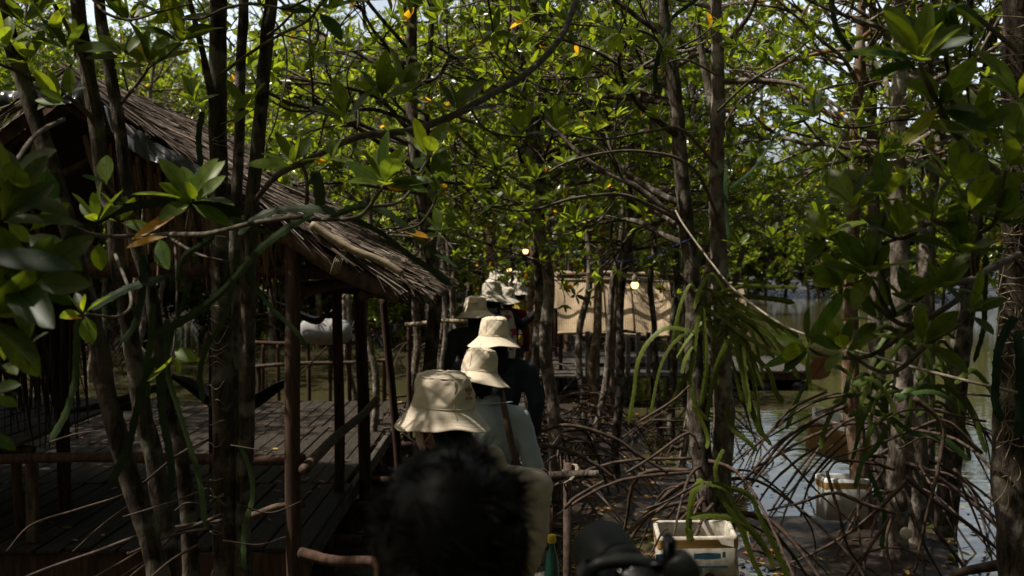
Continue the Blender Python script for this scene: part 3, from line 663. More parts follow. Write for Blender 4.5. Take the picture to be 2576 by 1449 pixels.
# trees added beside and behind the viewer so their crowns shade the foreground
for x, y in [(-3.6, .6), (-4.6, 2.4), (-2.2, -1.0), (-3.9, -2.2), (-1.2, -3.2), (1.6, -1.2), (2.9, .8), (3.6, 2.6), (1.0, -3.4), (2.6, -3.0), (-5.8, 4.2), (-6.6, 6.2), (-6.4, 8.6), (4.4, 5.0), (-5.2, .2), (-7.4, 3.0), (-6.6, -1.0), (-8.2, 6.0), (-8.0, 9.5), (-5.6, -2.6), (-2.6, -4.6), (-4.6, -4.6), (.2, -5.2), (2.8, -5.0), (-7.6, -3.6), (-6.0, 10.6), (-7.2, 12.0), (-5.9, 12.4), (4.2, -1.4), (5.4, 1.6)]:
    if blocks(x, y, .9): continue
    copy_tree(PROTO[rng.integers(6)], (x, y, 0), random.uniform(0, TAU), random.uniform(1.0, 1.2), 'slender grey mangrove tree growing beside the near boardwalk', 'mangrove trees beside the near boardwalk')

# ------------------------------------------------------------------ branches with big leaves close to the viewer
gn = np.random.default_rng(55)
def branch(tree, paths, ros=(), loose=(), L=.12, dark=0., m='twig'):
    """paths: [(pts(px,py,d), r0_mm, r1_mm)], ros: [(px,py,d,(ax,ay,az),n,len)], loose: [(px,py,d,dir(px),len,col)]"""
    mb = MB()
    for pts, r0, r1 in paths:
        sp = spline(P(*pts), 7); rr = np.linspace(r0, r1, len(sp))/1000
        tube(mb, sp, rr, 7, .12, int(gn.integers(1e6)))
    b_ = mb.build('branch', M[m], tree)
    mbl = MB()
    for r in ros:
        px, py, d, ax, n_, ln = r[:6]
        rosettes(mbl, [at(px, py, d)], [ax], gn, ln, (n_, n_+1), True, .0, (.35, 1.3), (.34, .42), dark)
    for px, py, d, dv, ln, c, wf in loose:
        b0 = at(px, py, d); e = at(px+dv[0], py+dv[1], d+dv[2]); dd = e-b0
        nrm_ = np.array([gn.normal(0, .3), -.75, .6]); leaves(mbl, b0[None], dd[None], nrm_[None], np.array([np.linalg.norm(dd)]), np.array([np.linalg.norm(dd)*wf]), np.array([gn.uniform(0, .15)]), np.array([c]), True)
    if mbl.n: mbl.build('foliage', M['leaf_near'], tree, color=True)
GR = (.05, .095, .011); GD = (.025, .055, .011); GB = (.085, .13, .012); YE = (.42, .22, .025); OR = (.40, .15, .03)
up = (0, -.1, 1); fw = (0, -.5, .8)
# left: branch with the big lit rosette, drooping twigs, yellow leaves
branch(T['c'][0], [([(338, 600, 3.5), (420, 590, 3.1), (520, 588, 2.8), (640, 560, 2.65), (760, 545, 2.6)], 9, 6), ([(470, 575, 2.85), (475, 545, 2.7), (480, 512, 2.6)], 5, 3.5),
                   ([(360, 590, 3.2), (300, 595, 2.9), (235, 590, 2.5), (190, 570, 2.3)], 7, 3), ([(290, 640, 3.2), (330, 750, 2.9), (300, 795, 2.6), (215, 790, 2.45)], 6, 3), ([(355, 560, 3.3), (300, 500, 2.8), (268, 462, 2.5)], 5, 3),
                   ([(430, 600, 3.0), (500, 640, 2.8), (580, 660, 2.8)], 5, 3), ([(440, 610, 3.0), (445, 720, 2.85), (440, 850, 2.8), (432, 900, 2.8)], 4, 2.5)],
       [(480, 508, 2.6, (.15, -.55, .8), 8, .135), (245, 560, 2.5, (-.1, -.3, .95), 7, .10), (208, 790, 2.45, (-.3, -.2, .9), 5, .075), (440, 890, 2.8, (.2, -.3, -.6), 4, .07), (300, 560, 2.8, (.3, -.5, .7), 6, .11)],
       [(480, 512, 2.6, (-75, -55, -.05), .1, GB, .40), (480, 510, 2.58, (-20, -95, .02), .1, GB, .5), (482, 510, 2.6, (85, -68, .0), .1, GB, .36), (485, 515, 2.58, (95, 45, -.03), .1, GR, .34), (470, 520, 2.55, (-140, 80, -.05), .12, YE, .2), (420, 595, 2.8, (-110, 20, 0), .1, YE, .22), (205, 800, 2.45, (-55, -5, -.02), .05, YE, .28), (215, 795, 2.45, (15, 70, -.02), .06, GB, .6),
        (268, 462, 2.5, (0, -72, .02), .075, GB, .62), (266, 460, 2.5, (-60, -20, -.05), .07, GD, .3), (250, 610, 2.5, (2, 70, 0), .07, GB, .6), (437, 880, 2.8, (55, 25, -.03), .06, GB, .5), (410, 930, 2.8, (-52, 28, 0), .06, GB, .4), (400, 600, 2.7, (20, 75, -.05), .08, GR, .5)])
# left edge: big leaves very near the lens, shade put into their darker colour
branch(T['a'][0], [([(150, 620, 3.1), (80, 640, 2.4), (-10, 655, 1.75), (-60, 660, 1.6)], 9, 5), ([(160, 300, 3.1), (90, 340, 2.6), (20, 430, 2.2), (-60, 470, 2.0)], 7, 4), ([(60, 640, 2.2), (70, 690, 2.0), (75, 720, 1.9)], 4, 3), ([(-20, 660, 1.8), (-20, 850, 1.8), (10, 930, 1.85), (65, 915, 1.9)], 4, 2.5)],
       [(0, 560, 1.9, (.5, -.3, .6), 7, .14), (70, 715, 1.9, (.3, -.5, .2), 7, .13), (-30, 800, 1.8, (.6, -.2, .0), 6, .13), (30, 500, 2.0, (.3, -.4, .7), 6, .13), (70, 870, 1.95, (.2, -.4, .7), 4, .06), (10, 915, 1.9, (.1, -.4, .5), 4, .07)],
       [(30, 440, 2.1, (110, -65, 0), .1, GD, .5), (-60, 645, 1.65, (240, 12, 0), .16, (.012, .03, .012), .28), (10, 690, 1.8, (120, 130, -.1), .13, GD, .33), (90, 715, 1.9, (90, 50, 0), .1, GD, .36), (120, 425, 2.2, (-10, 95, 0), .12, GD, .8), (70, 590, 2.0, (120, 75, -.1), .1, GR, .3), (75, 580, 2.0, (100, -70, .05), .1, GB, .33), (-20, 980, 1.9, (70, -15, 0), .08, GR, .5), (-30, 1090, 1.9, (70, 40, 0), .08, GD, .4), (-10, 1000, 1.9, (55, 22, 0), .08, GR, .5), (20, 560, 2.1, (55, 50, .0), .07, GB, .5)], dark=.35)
# branches up in the left corner
branch(T['b'][0], [([(236, 300, 3.3), (180, 250, 3.2), (90, 200, 3.1), (-40, 145, 3.0)], 9, 5), ([(240, 300, 3.3), (210, 160, 3.15), (165, 60, 3.1), (110, -30, 3.1)], 8, 6), ([(165, 60, 3.1), (190, 130, 3.0), (155, 210, 2.9), (165, 240, 2.9)], 4, 3)],
       [(130, 110, 3.05, (0, -.4, .9), 8, .13), (60, 60, 3.1, (.1, -.4, .9), 7, .13), (150, 250, 2.95, (-.1, -.5, .7), 6, .10), (70, 160, 3.1, (-.3, -.3, .8), 7, .12), (170, 130, 3.0, (.4, -.4, .7), 6, .12), (20, 120, 3.0, (-.2, -.4, .8), 7, .12), (100, 20, 3.1, (0, -.4, .7), 7, .12)],
       [(165, 255, 2.9, (-65, -30, -.03), .08, GB, .4), (165, 262, 2.9, (-78, -12, 0), .08, GB, .35), (175, 240, 2.9, (0, -70, 0), .08, GB, .5)])
branch(T['c'][0], [([(305, 260, 3.55), (330, 230, 3.45), (365, 185, 3.35), (380, 150, 3.3)], 7, 4), ([(322, 225, 3.45), (310, 180, 3.3), (312, 145, 3.2)], 3, 2), ([(340, 225, 3.4), (400, 265, 3.2), (470, 285, 3.1), (490, 270, 3.05)], 4, 2.5), ([(375, 170, 3.3), (420, 140, 3.2), (455, 108, 3.2)], 4, 2.5)],
       [(375, 163, 3.25, (.1, -.5, .85), 8, .14), (455, 108, 3.2, (.3, -.4, .85), 8, .14), (488, 262, 3.05, (.0, -.3, .9), 4, .10), (312, 145, 3.2, (-.2, -.4, .8), 5, .11), (430, 60, 3.3, (.0, -.4, .9), 8, .13), (330, 60, 3.4, (.0, -.4, .9), 8, .12)],
       [(375, 163, 3.25, (-25, -85, 0), .1, (.20, .16, .015), .42), (378, 165, 3.25, (80, -60, -.05), .1, GB, .36), (484, 270, 3.05, (-5, -78, 0), .09, GB, .45), (300, 140, 3.2, (-60, 6, 0), .08, GB, .36)])
branch(T['f'][0], [([(552, 190, 3.55), (620, 140, 3.4), (700, 90, 3.3), (770, 55, 3.2), (800, 20, 3.1), (830, -20, 3.1)], 6, 4), ([(790, 40, 3.15), (800, 60, 3.1), (795, 110, 3.1), (760, 100, 3.15), (700, 85, 3.2)], 4, 3), ([(665, 95, 3.6), (700, 70, 3.5), (740, 30, 3.4)], 6, 4),
                   ([(420, -20, 3.3), (450, 40, 3.2), (510, 45, 3.1), (570, 20, 3.1), (640, 10, 3.1), (720, 20, 3.1), (780, -5, 3.1)], 5, 4), ([(235, 0, 3.2), (270, 35, 3.1), (330, 50, 3.1), (400, 30, 3.1), (480, 10, 3.1)], 5, 3), ([(548, 315, 3.6), (590, 300, 3.45), (640, 275, 3.4)], 3, 2)],
       [(820, 25, 3.1, (.2, -.3, .6), 5, .12), (625, 270, 3.35, (-.2, -.3, .3), 3, .10)],
       [(795, 32, 3.1, (-98, -18, 0), .1, GD, .36), (802, 32, 3.1, (60, 60, -.04), .1, GD, .45), (582, 282, 3.3, (50, -48, 0), .09, GB, .42), (630, 275, 3.3, (-45, 30, 0), .06, GB, .4)])
# the long bough arching over the eave, with its rosettes
branch(T['f'][0], [([(640, 505, 3.6), (700, 440, 3.4), (780, 400, 3.3), (900, 345, 3.3), (1020, 330, 3.4), (1140, 290, 3.6), (1230, 240, 3.8), (1330, 180, 4.1), (1410, 95, 4.4), (1450, 0, 4.7)], 10, 15),
                   ([(630, 560, 3.5), (700, 545, 3.0), (800, 552, 2.8), (900, 545, 2.75), (950, 490, 2.7), (965, 465, 2.7)], 8, 4), ([(965, 470, 2.7), (1000, 460, 2.75), (1050, 440, 2.85), (1075, 400, 2.9)], 5, 3), ([(930, 520, 2.72), (1000, 510, 2.8), (1040, 470, 2.85), (1070, 430, 2.85)], 5, 3),
                   ([(770, 550, 2.8), (772, 500, 2.8), (770, 440, 2.8), (755, 410, 2.8)], 7, 4), ([(772, 470, 2.8), (790, 440, 2.8), (830, 410, 2.85)], 4, 3), ([(940, 590, 2.85), (1030, 640, 2.9), (1060, 625, 2.9), (1090, 600, 2.9)], 5, 3), ([(1010, 580, 2.8), (1060, 560, 2.85), (1100, 490, 2.9), (1085, 440, 2.9)], 4, 3),
                   ([(1180, 270, 3.7), (1230, 330, 3.7), (1330, 345, 3.8), (1400, 330, 3.9)], 5, 3)],
       [(965, 465, 2.7, (.05, -.55, .8), 10, .125), (740, 412, 2.8, (.0, -.5, .85), 7, .105), (1105, 592, 2.9, (.2, -.5, .8), 7, .10), (1075, 395, 2.9, (.1, -.5, .8), 7, .115), (1090, 470, 2.95, (.2, -.5, .8), 6, .11), (830, 405, 2.85, (.3, -.4, .7), 4, .09), (1400, 330, 3.9, (.1, -.4, .8), 7, .13), (1310, 340, 3.8, (.0, -.4, .9), 6, .12), (1150, 280, 3.6, (.0, -.4, .9), 7, .14), (960, 250, 3.8, (.0, -.4, .9), 8, .16), (1010, 230, 3.9, (.2, -.4, .9), 7, .15), (870, 300, 3.7, (-.1, -.4, .9), 8, .15)],
       [(958, 462, 2.7, (0, -95, .02), .1, GB, .5), (965, 465, 2.7, (120, -18, -.05), .12, GR, .3), (960, 465, 2.7, (-90, -60, .0), .12, GR, .33), (972, 470, 2.68, (48, 5, -.01), .06, YE, .5), (738, 412, 2.8, (-5, -48, .0), .06, GB, .6), (735, 418, 2.8, (-115, -8, -.03), .12, GB, .36), (1090, 600, 2.9, (-78, -22, 0), .08, YE, .22), (1075, 575, 2.9, (60, -8, 0), .07, GR, .4), (1100, 490, 2.9, (-12, -50, 0), .06, GB, .5)])
branch(T['h'][0], [([(1722, 560, 6.7), (1640, 520, 5.6), (1560, 490, 5.4), (1440, 500, 5.3), (1330, 530, 5.2), (1230, 520, 5.2)], 14, 5), ([(1690, 170, 6.7), (1640, 90, 5.6), (1540, 70, 5.4), (1420, 60, 5.3)], 10, 5), ([(1803, 420, 6.8), (1720, 330, 5.6), (1640, 330, 5.4), (1520, 350, 5.2), (1430, 340, 5.1)], 11, 5), ([(1804, 540, 6.8), (1740, 420, 5.8), (1600, 380, 5.6), (1450, 400, 5.5), (1350, 450, 5.4)], 12, 5), ([(1806, 280, 6.8), (1880, 210, 5.7), (1960, 160, 5.5), (2040, 100, 5.4)], 10, 5), ([(1805, 190, 6.8), (1720, 150, 5.8), (1640, 180, 5.6), (1560, 240, 5.5)], 8, 4), ([(1560, 490, 5.4), (1500, 560, 5.2), (1420, 590, 5.2), (1340, 580, 5.2)], 6, 4)],
       [(px, py, d, (gn.normal(0, .3), -.3, .9), 9, .10) for px, py, d in [(1230, 520, 5.2), (1330, 530, 5.2), (1280, 500, 5.1), (1420, 60, 5.3), (1500, 60, 5.4), (1430, 340, 5.1), (1500, 330, 5.2), (1350, 450, 5.4), (1420, 410, 5.4), (1340, 580, 5.2), (1450, 560, 5.2), (2040, 100, 5.4), (1960, 150, 5.5), (1900, 120, 5.6), (1560, 240, 5.5), (1600, 200, 5.5), (1580, 360, 5.4), (1650, 300, 5.5), (1520, 480, 5.3), (1180, 470, 5.2), (1250, 420, 5.2), (1390, 270, 5.0), (1460, 200, 5.1), (1320, 110, 5.0), (1980, 330, 5.6), (1900, 400, 5.7), (1960, 470, 5.7), (2040, 250, 5.6), (1900, 520, 5.8), (2020, 420, 5.8), (1880, 300, 5.7), (1940, 600, 6), (1860, 620, 6), (2060, 540, 5.9)]])
# right: dark branches of the vine covered trunk, close to the lens
TI = T['i'][0]
rr_ = [(2312, 156, 2.2, (-.15, -.5, .7), 9, .135), (2386, 6, 2.3, (0, -.3, -.6), 6, .12), (2363, 268, 2.25, (.1, -.5, .4), 8, .13), (2189, 691, 2.5, (-.2, -.4, .6), 9, .125), (2126, 719, 2.6, (-.5, -.4, .3), 7, .11), (2210, 809, 2.6, (-.3, -.4, .6), 9, .11), (2036, 875, 2.7, (-.7, -.3, .0), 7, .11), (2126, 882, 2.6, (-.3, -.4, .6), 8, .11), (2321, 868, 2.5, (.0, -.4, .6), 7, .11),
       (2152, 527, 2.5, (-.2, -.4, .8), 8, .12), (2441, 535, 2.3, (.2, -.4, .7), 8, .13), (2340, 560, 2.4, (0, -.4, .8), 8, .12), (2260, 600, 2.45, (-.1, -.4, .8), 8, .12), (2420, 640, 2.4, (.1, -.4, .8), 8, .12), (2500, 560, 2.3, (.3, -.4, .8), 8, .13), (2370, 730, 2.5, (.0, -.4, .7), 8, .11), (2280, 760, 2.5, (0, -.4, .7), 8, .11), (2440, 790, 2.5, (.1, -.4, .5), 7, .11), (2530, 420, 2.2, (.2, -.4, .8), 8, .13), (2450, 330, 2.3, (.2, -.5, .6), 8, .13), (2560, 250, 2.2, (.0, -.4, .7), 7, .13), (2230, 500, 2.5, (-.2, -.4, .8), 7, .12), (2080, 600, 2.7, (-.4, -.4, .5), 7, .11), (2400, 470, 2.4, (0, -.4, .8), 8, .13)]
branch(TI, [([(2565, 640, 3.6), (2500, 670, 3.1), (2442, 705, 2.7), (2350, 720, 2.55), (2250, 790, 2.55), (2189, 700, 2.5)], 13, 5), ([(2442, 705, 2.7), (2400, 760, 2.6), (2300, 815, 2.55), (2240, 800, 2.55), (2150, 720, 2.55), (2126, 719, 2.6)], 9, 4), ([(2442, 705, 2.7), (2420, 800, 2.6), (2330, 870, 2.5), (2260, 930, 2.55), (2200, 930, 2.6), (2130, 885, 2.6)], 9, 4),
            ([(2300, 820, 2.55), (2200, 890, 2.6), (2120, 900, 2.65), (2060, 890, 2.7), (2036, 875, 2.7)], 7, 4), ([(2560, 470, 3.5), (2470, 400, 2.8), (2400, 330, 2.4), (2363, 268, 2.25), (2330, 200, 2.2), (2312, 156, 2.2)], 12, 5), ([(2560, 130, 3.5), (2480, 60, 2.8), (2420, 10, 2.4), (2386, -10, 2.3)], 9, 4), ([(2470, 400, 2.8), (2440, 470, 2.5), (2400, 560, 2.4), (2340, 560, 2.4), (2260, 600, 2.45), (2160, 540, 2.5)], 9, 4), ([(2450, 690, 2.7), (2450, 600, 2.5), (2500, 560, 2.3), (2530, 430, 2.2)], 7, 4), ([(2250, 790, 2.55), (2230, 720, 2.5), (2210, 640, 2.5), (2230, 510, 2.5)], 6, 4), ([(2260, 600, 2.45), (2180, 620, 2.55), (2080, 600, 2.7)], 5, 3)],
       rr_, [(2363, 268, 2.2, (-95, 95, 0), .12, (.16, .17, .015), .27), (2312, 156, 2.2, (-125, 25, 0), .12, GD, .26), (2305, 150, 2.2, (-20, -120, .05), .1, GD, .33), (2300, 150, 2.2, (-110, -30, 0), .1, GD, .26), (2320, 150, 2.2, (125, -60, -.05), .14, GD, .36), (2390, 10, 2.3, (-60, 100, 0), .1, GD, .5), (2400, 5, 2.3, (80, 70, 0), .1, GD, .45), (2392, 10, 2.3, (0, 115, 0), .1, GD, .4), (2370, 275, 2.2, (120, 50, -.05), .14, GD, .42), (2189, 691, 2.5, (0, -115, -.05), .12, (.05, .075, .03), .33), (2126, 719, 2.6, (-80, -52, 0), .08, GR, .5), (2126, 735, 2.6, (-70, 90, 0), .1, GR, .3), (2036, 875, 2.7, (-118, 50, 0), .12, GR, .2), (2036, 880, 2.7, (-70, 60, 0), .1, GD, .22), (2038, 870, 2.7, (40, -82, 0), .1, GR, .36), (2085, 900, 2.7, (-42, 52, -.02), .075, (.10, .045, .045), .75)])

# ------------------------------------------------------------------ climbing cactus with long strap stems
def strap(parent, pts, wpx, d=None, col=(.028, .062, .02), name='stem', seed=0, twist=0.):
    g = np.random.default_rng(seed); p = P(*pts, d=d); sp = spline(p, 10)
    s = np.concatenate([[0], np.cumsum(np.linalg.norm(np.diff(sp, axis=0), axis=1))]); n_ = max(int(s[-1]/.006), 8); t = np.linspace(0, s[-1], n_)
    sp = np.stack([np.interp(t, s, sp[:, k]) for k in range(3)], -1)
    tt = norm(np.gradient(sp, axis=0)); vd = norm(sp-CAM); side = norm(np.cross(tt, vd)); nn = np.cross(side, tt)
    tw = twist+g.uniform(-.3, .3)+.35*np.sin(t*g.uniform(2, 6)+g.uniform(0, 6)); side2 = side*np.cos(tw)[:, None]+nn*np.sin(tw)[:, None]; nn2 = np.cross(side2, tt)
    w = .84*wpx/2*np.mean(sp[:, 1])/F; u = t/t[-1]
    prof = w*np.clip(np.minimum(u/.06+.35, 1), 0, 1)*np.clip(np.minimum((1-u)/.05+.12, 1), 0, 1)*(1+.12*np.sin(t*9+g.uniform(0, 6)))
    ph = (t/.042+g.uniform(0, 1)) % 1; tooth = 1+.28*np.clip(1-np.abs(ph-.8)/.2, 0, 1)-.05
    ph2 = (t/.042+g.uniform(0, 1)) % 1; tooth2 = 1+.28*np.clip(1-np.abs(ph2-.8)/.2, 0, 1)-.05
    th = w*.085
    ring = np.stack([sp+side2*(prof*tooth)[:, None], sp+nn2*th*(prof/w)[:, None]+side2*(prof*.12)[:, None], sp-side2*(prof*tooth2)[:, None], sp-nn2*th*(prof/w)[:, None]], 1)
    mb = MB(); c = np.array(col)*g.uniform(.75, 1.3)
    mb.add(ring.reshape(-1, 3), [grid_faces(n_, 4, True), np.array([[3, 2, 1, 0]]), (np.arange(4)+(n_-1)*4)[None]], c)
    return mb.build(name, M['cactus'], parent, smooth=False, color=True)
q = at(563, 1000, 3.5)
cl = empty('climbing_cactus', (q[0], q[1], q[2]), 'climbing cactus with long saw edged strap stems hanging from the branches at the hut', 'cactus')
LS = [([(790, 540), (770, 545), (700, 590), (640, 640), (590, 700), (540, 750), (470, 800), (380, 850)], 24, 2.7), ([(392, 895), (360, 970), (340, 1050), (320, 1130), (275, 1225)], 24, 2.8), ([(139, 631), (208, 579), (295, 530), (413, 509), (520, 520), (618, 537)], 32, 2.6),
      ([(358, 640), (358, 740), (335, 820), (303, 862)], 24, 2.8), ([(416, 697), (330, 722), (265, 755), (226, 777)], 28, 2.8), ([(398, 900), (403, 960), (408, 1040), (432, 1180), (418, 1262)], 24, 2.85), ([(420, 800), (420, 900), (427, 960), (455, 1050), (500, 1200), (517, 1330)], 18, 2.9),
      ([(196, 800), (192, 900), (188, 960), (165, 1040), (125, 1110)], 24, 2.8), ([(830, 552), (851, 537), (931, 518), (1011, 561), (1080, 624), (1164, 676)], 18, 2.9), ([(870, 545), (893, 551), (962, 589), (1028, 641), (1080, 676), (1136, 718)], 20, 2.85), ([(640, 640), (629, 662), (639, 711), (681, 773), (743, 832), (775, 880)], 16, 2.9),
      ([(600, 590), (640, 552), (691, 530), (775, 525), (851, 532)], 24, 2.75), ([(790, 430), (802, 470), (806, 520)], 30, 2.8), ([(540, 590), (517, 610), (461, 648), (447, 710)], 18, 2.75), ([(600, 640), (569, 787), (520, 874), (503, 943), (512, 1015)], 17, 2.8), ([(385, 760), (380, 850), (368, 930), (372, 1000)], 18, 2.9), ([(415, 690), (470, 720), (445, 800), (420, 880), (415, 960)], 16, 2.95),
      ([(510, 280), (500, 340), (505, 420)], 18, 3.3), ([(600, 1110), (628, 1180), (635, 1250), (615, 1330), (612, 1449)], 16, 3.5), ([(555, 530), (640, 575), (700, 590)], 16, 2.75)]
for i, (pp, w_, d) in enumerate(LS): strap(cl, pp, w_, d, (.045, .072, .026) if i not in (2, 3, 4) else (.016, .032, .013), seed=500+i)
q = at(1745, 830, 5.8)
cr = empty('climbing_cactus', tuple(q), 'sunlit climbing cactus sprawling over the pair of trunks above the foam box', 'cactus')
RS = [([(1745, 838), (1727, 830), (1675, 826), (1633, 858), (1609, 899), (1600, 934), (1595, 983), (1581, 1069)], 13), ([(1762, 767), (1752, 830), (1741, 913), (1736, 966), (1755, 1028), (1790, 1063)], 15), ([(1768, 770), (1775, 880), (1775, 948), (1762, 1021)], 15), ([(1795, 735), (1848, 760), (1894, 788), (1950, 812), (2010, 850)], 19), ([(1810, 735), (1830, 729), (1883, 719), (1950, 722), (2005, 722)], 12),
      ([(1770, 775), (1826, 745), (1883, 747), (1950, 753), (2000, 762)], 15), ([(1770, 774), (1821, 802), (1862, 837), (1950, 892)], 15), ([(1831, 854), (1800, 931), (1786, 1000), (1778, 1052)], 16), ([(1836, 830), (1862, 896), (1876, 983), (1904, 1066), (1920, 1100)], 17), ([(1845, 840), (1904, 903), (1935, 934), (1950, 983), (1970, 1015)], 15), ([(1770, 790), (1826, 791), (1876, 791), (1918, 806)], 13), ([(1735, 934), (1706, 983), (1685, 1024)], 13),
      ([(1740, 870), (1722, 905), (1715, 940)], 13), ([(1800, 770), (1850, 790), (1920, 830), (1975, 890), (2010, 955)], 16), ([(1870, 860), (1872, 930), (1882, 1000), (1885, 1040)], 15), ([(1830, 1020), (1840, 1075), (1880, 1110), (1905, 1135)], 15), ([(1745, 1020), (1765, 1060), (1780, 1100), (1778, 1130)], 13), ([(1830, 740), (1790, 690), (1760, 730), (1745, 780)], 11),
      ([(1770, 1215), (1786, 1217), (1825, 1232), (1859, 1293), (1930, 1388), (1947, 1434)], 17), ([(1790, 1215), (1831, 1226), (1886, 1247), (1917, 1312), (1960, 1400), (1990, 1470)], 17), ([(1735, 1300), (1790, 1296), (1850, 1309), (1900, 1342), (1925, 1380)], 18), ([(1766, 1205), (1745, 1240), (1735, 1290), (1732, 1345)], 22), ([(1800, 1230), (1860, 1320), (1890, 1400), (1920, 1460)], 17), ([(1730, 1330), (1735, 1350), (1738, 1362)], 26), ([(1820, 1130), (1800, 1175), (1805, 1220)], 14), ([(1905, 1010), (1915, 1080), (1940, 1120)], 11)]
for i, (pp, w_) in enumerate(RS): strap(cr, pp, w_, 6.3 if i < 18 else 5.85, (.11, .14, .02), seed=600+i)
gx = np.random.default_rng(31)
for i in range(16):
    x0, y0 = gx.choice([1748, 1808])+gx.normal(0, 8), gx.uniform(730, 860); sg = gx.choice([-1, 1], p=[.22, .78]); L_ = gx.uniform(50, 190)*(.6 if sg < 0 else 1); dp = gx.uniform(60, 240)
    strap(cr, [(x0, y0), (x0+sg*L_*.3, y0-gx.uniform(0, 30)), (x0+sg*L_*.72, y0+dp*.3), (x0+sg*L_, y0+dp)], gx.uniform(8, 13), gx.uniform(6.3, 6.6), (.11, .14, .02), seed=640+i)
ct = empty('climbing_cactus', tuple(at(1720, 0, 5.2)), 'single dark cactus stem drooping from the boughs at the top beside the pale trunk', 'cactus')
strap(ct, [(1765, -20), (1750, 0), (1680, 59), (1652, 156), (1649, 203), (1662, 242)], 13, 4.8, seed=700)
strap(ct, [(2090, -20), (2094, 20), (2106, 78), (2135, 120), (2160, 148)], 15, 4.2, seed=701)
strap(ct, [(1838, 390), (1825, 450), (1828, 520), (1832, 600)], 13, 5.7, seed=702)
strap(ct, [(2030, 300), (1960, 330), (1900, 420), (1830, 480)], 10, 5.5, seed=703)
cm = empty('climbing_cactus', tuple(at(2300, 950, 7.8)), 'climbing cactus with arching stems on the stout trunks of the root mound', 'cactus')
gm = np.random.default_rng(9)
for i in range(34):
    x0, y0 = gm.choice([2265, 2305, 2140, 2400], p=[.35, .3, .2, .15])+gm.normal(0, 8), gm.uniform(820, 1060)
    sg = gm.choice([-1, 1]); L_ = gm.uniform(60, 170); dp = gm.uniform(30, 190)
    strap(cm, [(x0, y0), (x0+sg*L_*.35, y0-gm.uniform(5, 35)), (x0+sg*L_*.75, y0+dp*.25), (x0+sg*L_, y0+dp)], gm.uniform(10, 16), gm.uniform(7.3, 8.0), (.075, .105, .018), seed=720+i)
for i, pp in enumerate([[(2230, 1080), (2200, 1130), (2170, 1160), (2150, 1230)], [(2185, 1185), (2205, 1230), (2225, 1290), (2218, 1380)], [(2240, 1050), (2300, 1090), (2380, 1110), (2440, 1160)], [(2250, 1000), (2340, 985), (2400, 1010)]]):
    strap(cm, pp, 16, 7.2, (.04, .08, .02), seed=790+i)
ci = empty('climbing_cactus', tuple(at(2530, 900, 3.5)), 'dark cactus stem clinging to the vine covered trunk at the right edge', 'cactus')
strap(ci, [(2560, 800), (2540, 816), (2512, 880), (2505, 960), (2505, 1017), (2522, 1060)], 26, 3.45, (.012, .035, .014), seed=801)
strap(ci, [(2480, 640), (2477, 733), (2474, 826), (2450, 913)], 18, 3.3, seed=802)
strap(ci, [(2560, 830), (2568, 950), (2566, 1100)], 30, 3.5, (.012, .035, .014), seed=803)
# wiry vine on the right trunk
mb = MB()
for i in range(26):
    z0 = gm.uniform(200, 1350); x = 2540+gm.uniform(-25, 25); pts = []
    for k in range(5): pts.append((x+gm.normal(0, 12)+k*gm.uniform(-8, 8), z0+k*gm.uniform(12, 40), 3.62))
    tube(mb, spline(P(*pts), 6), .0022, 4)
for z0 in np.arange(40, 900, 26):
    x = np.interp(z0, [0, 600, 1000], [2548, 2556, 2540]); tube(mb, spline(P((x-38, z0, 3.68), (x, z0+gm.uniform(-15, 15), 3.6), (x+42, z0+gm.uniform(-25, 25), 3.68)), 6), .0025, 4)
tag(mb.build('vine', M['bamboo'], origin=at(2540, 900, 3.6)), 'wiry pale vine wound around the gnarled trunk at the right edge', 'vine')
mb = MB()
for i in range(30):
    y0 = gm.uniform(150, 1350); tube(mb, spline(P((528, y0, 3.6), (548, y0+gm.normal(0, 14), 3.545), (580, y0+gm.normal(0, 22), 3.59)), 5), .0013, 4)
tag(mb.build('vine', M['rope'], origin=at(550, 800, 3.6)), 'dry thread-like tendrils wound around the thick straight trunk before the hut', 'vine')

# loose aerial roots reaching down left of the trunks
roots_px = [([(525, 1103), (440, 1150), (330, 1235), (200, 1280), (80, 1320), (17, 1387)], 9), ([(365, 1245), (270, 1310), (183, 1388)], 7), ([(560, 1310), (480, 1320), (360, 1345), (250, 1385), (120, 1430), (10, 1475)], 15), ([(560, 1295), (470, 1330), (390, 1360), (330, 1400), (200, 1475)], 13),
            ([(530, 1225), (440, 1260), (310, 1300)], 7), ([(525, 1330), (440, 1345), (330, 1390), (325, 1388)], 9), ([(525, 1270), (470, 1265), (440, 1285)], 6), ([(500, 1370), (430, 1410), (360, 1470)], 9), ([(420, 1380), (340, 1440), (300, 1480)], 8), ([(450, 1330), (380, 1400), (260, 1480)], 8), ([(125, 1112), (200, 1090), (290, 1080)], 6), ([(600, 1270), (680, 1290), (760, 1260)], 6), ([(600, 1420), (620, 1449), (640, 1480)], 12), ([(580, 1120), (640, 1130), (690, 1140)], 5), ([(560, 1360), (650, 1370), (720, 1350)], 6)]
for pp, w_ in roots_px:
    mb = MB(); d = gm.uniform(2.9, 3.4); sp = spline(P(*pp, d=d), 8); tube(mb, sp, np.linspace(w_*.4, w_*.27, len(sp))*d/F, 7, .12, int(gm.integers(1e6)))
    mb.build('root', M['root'], T['d'][0])
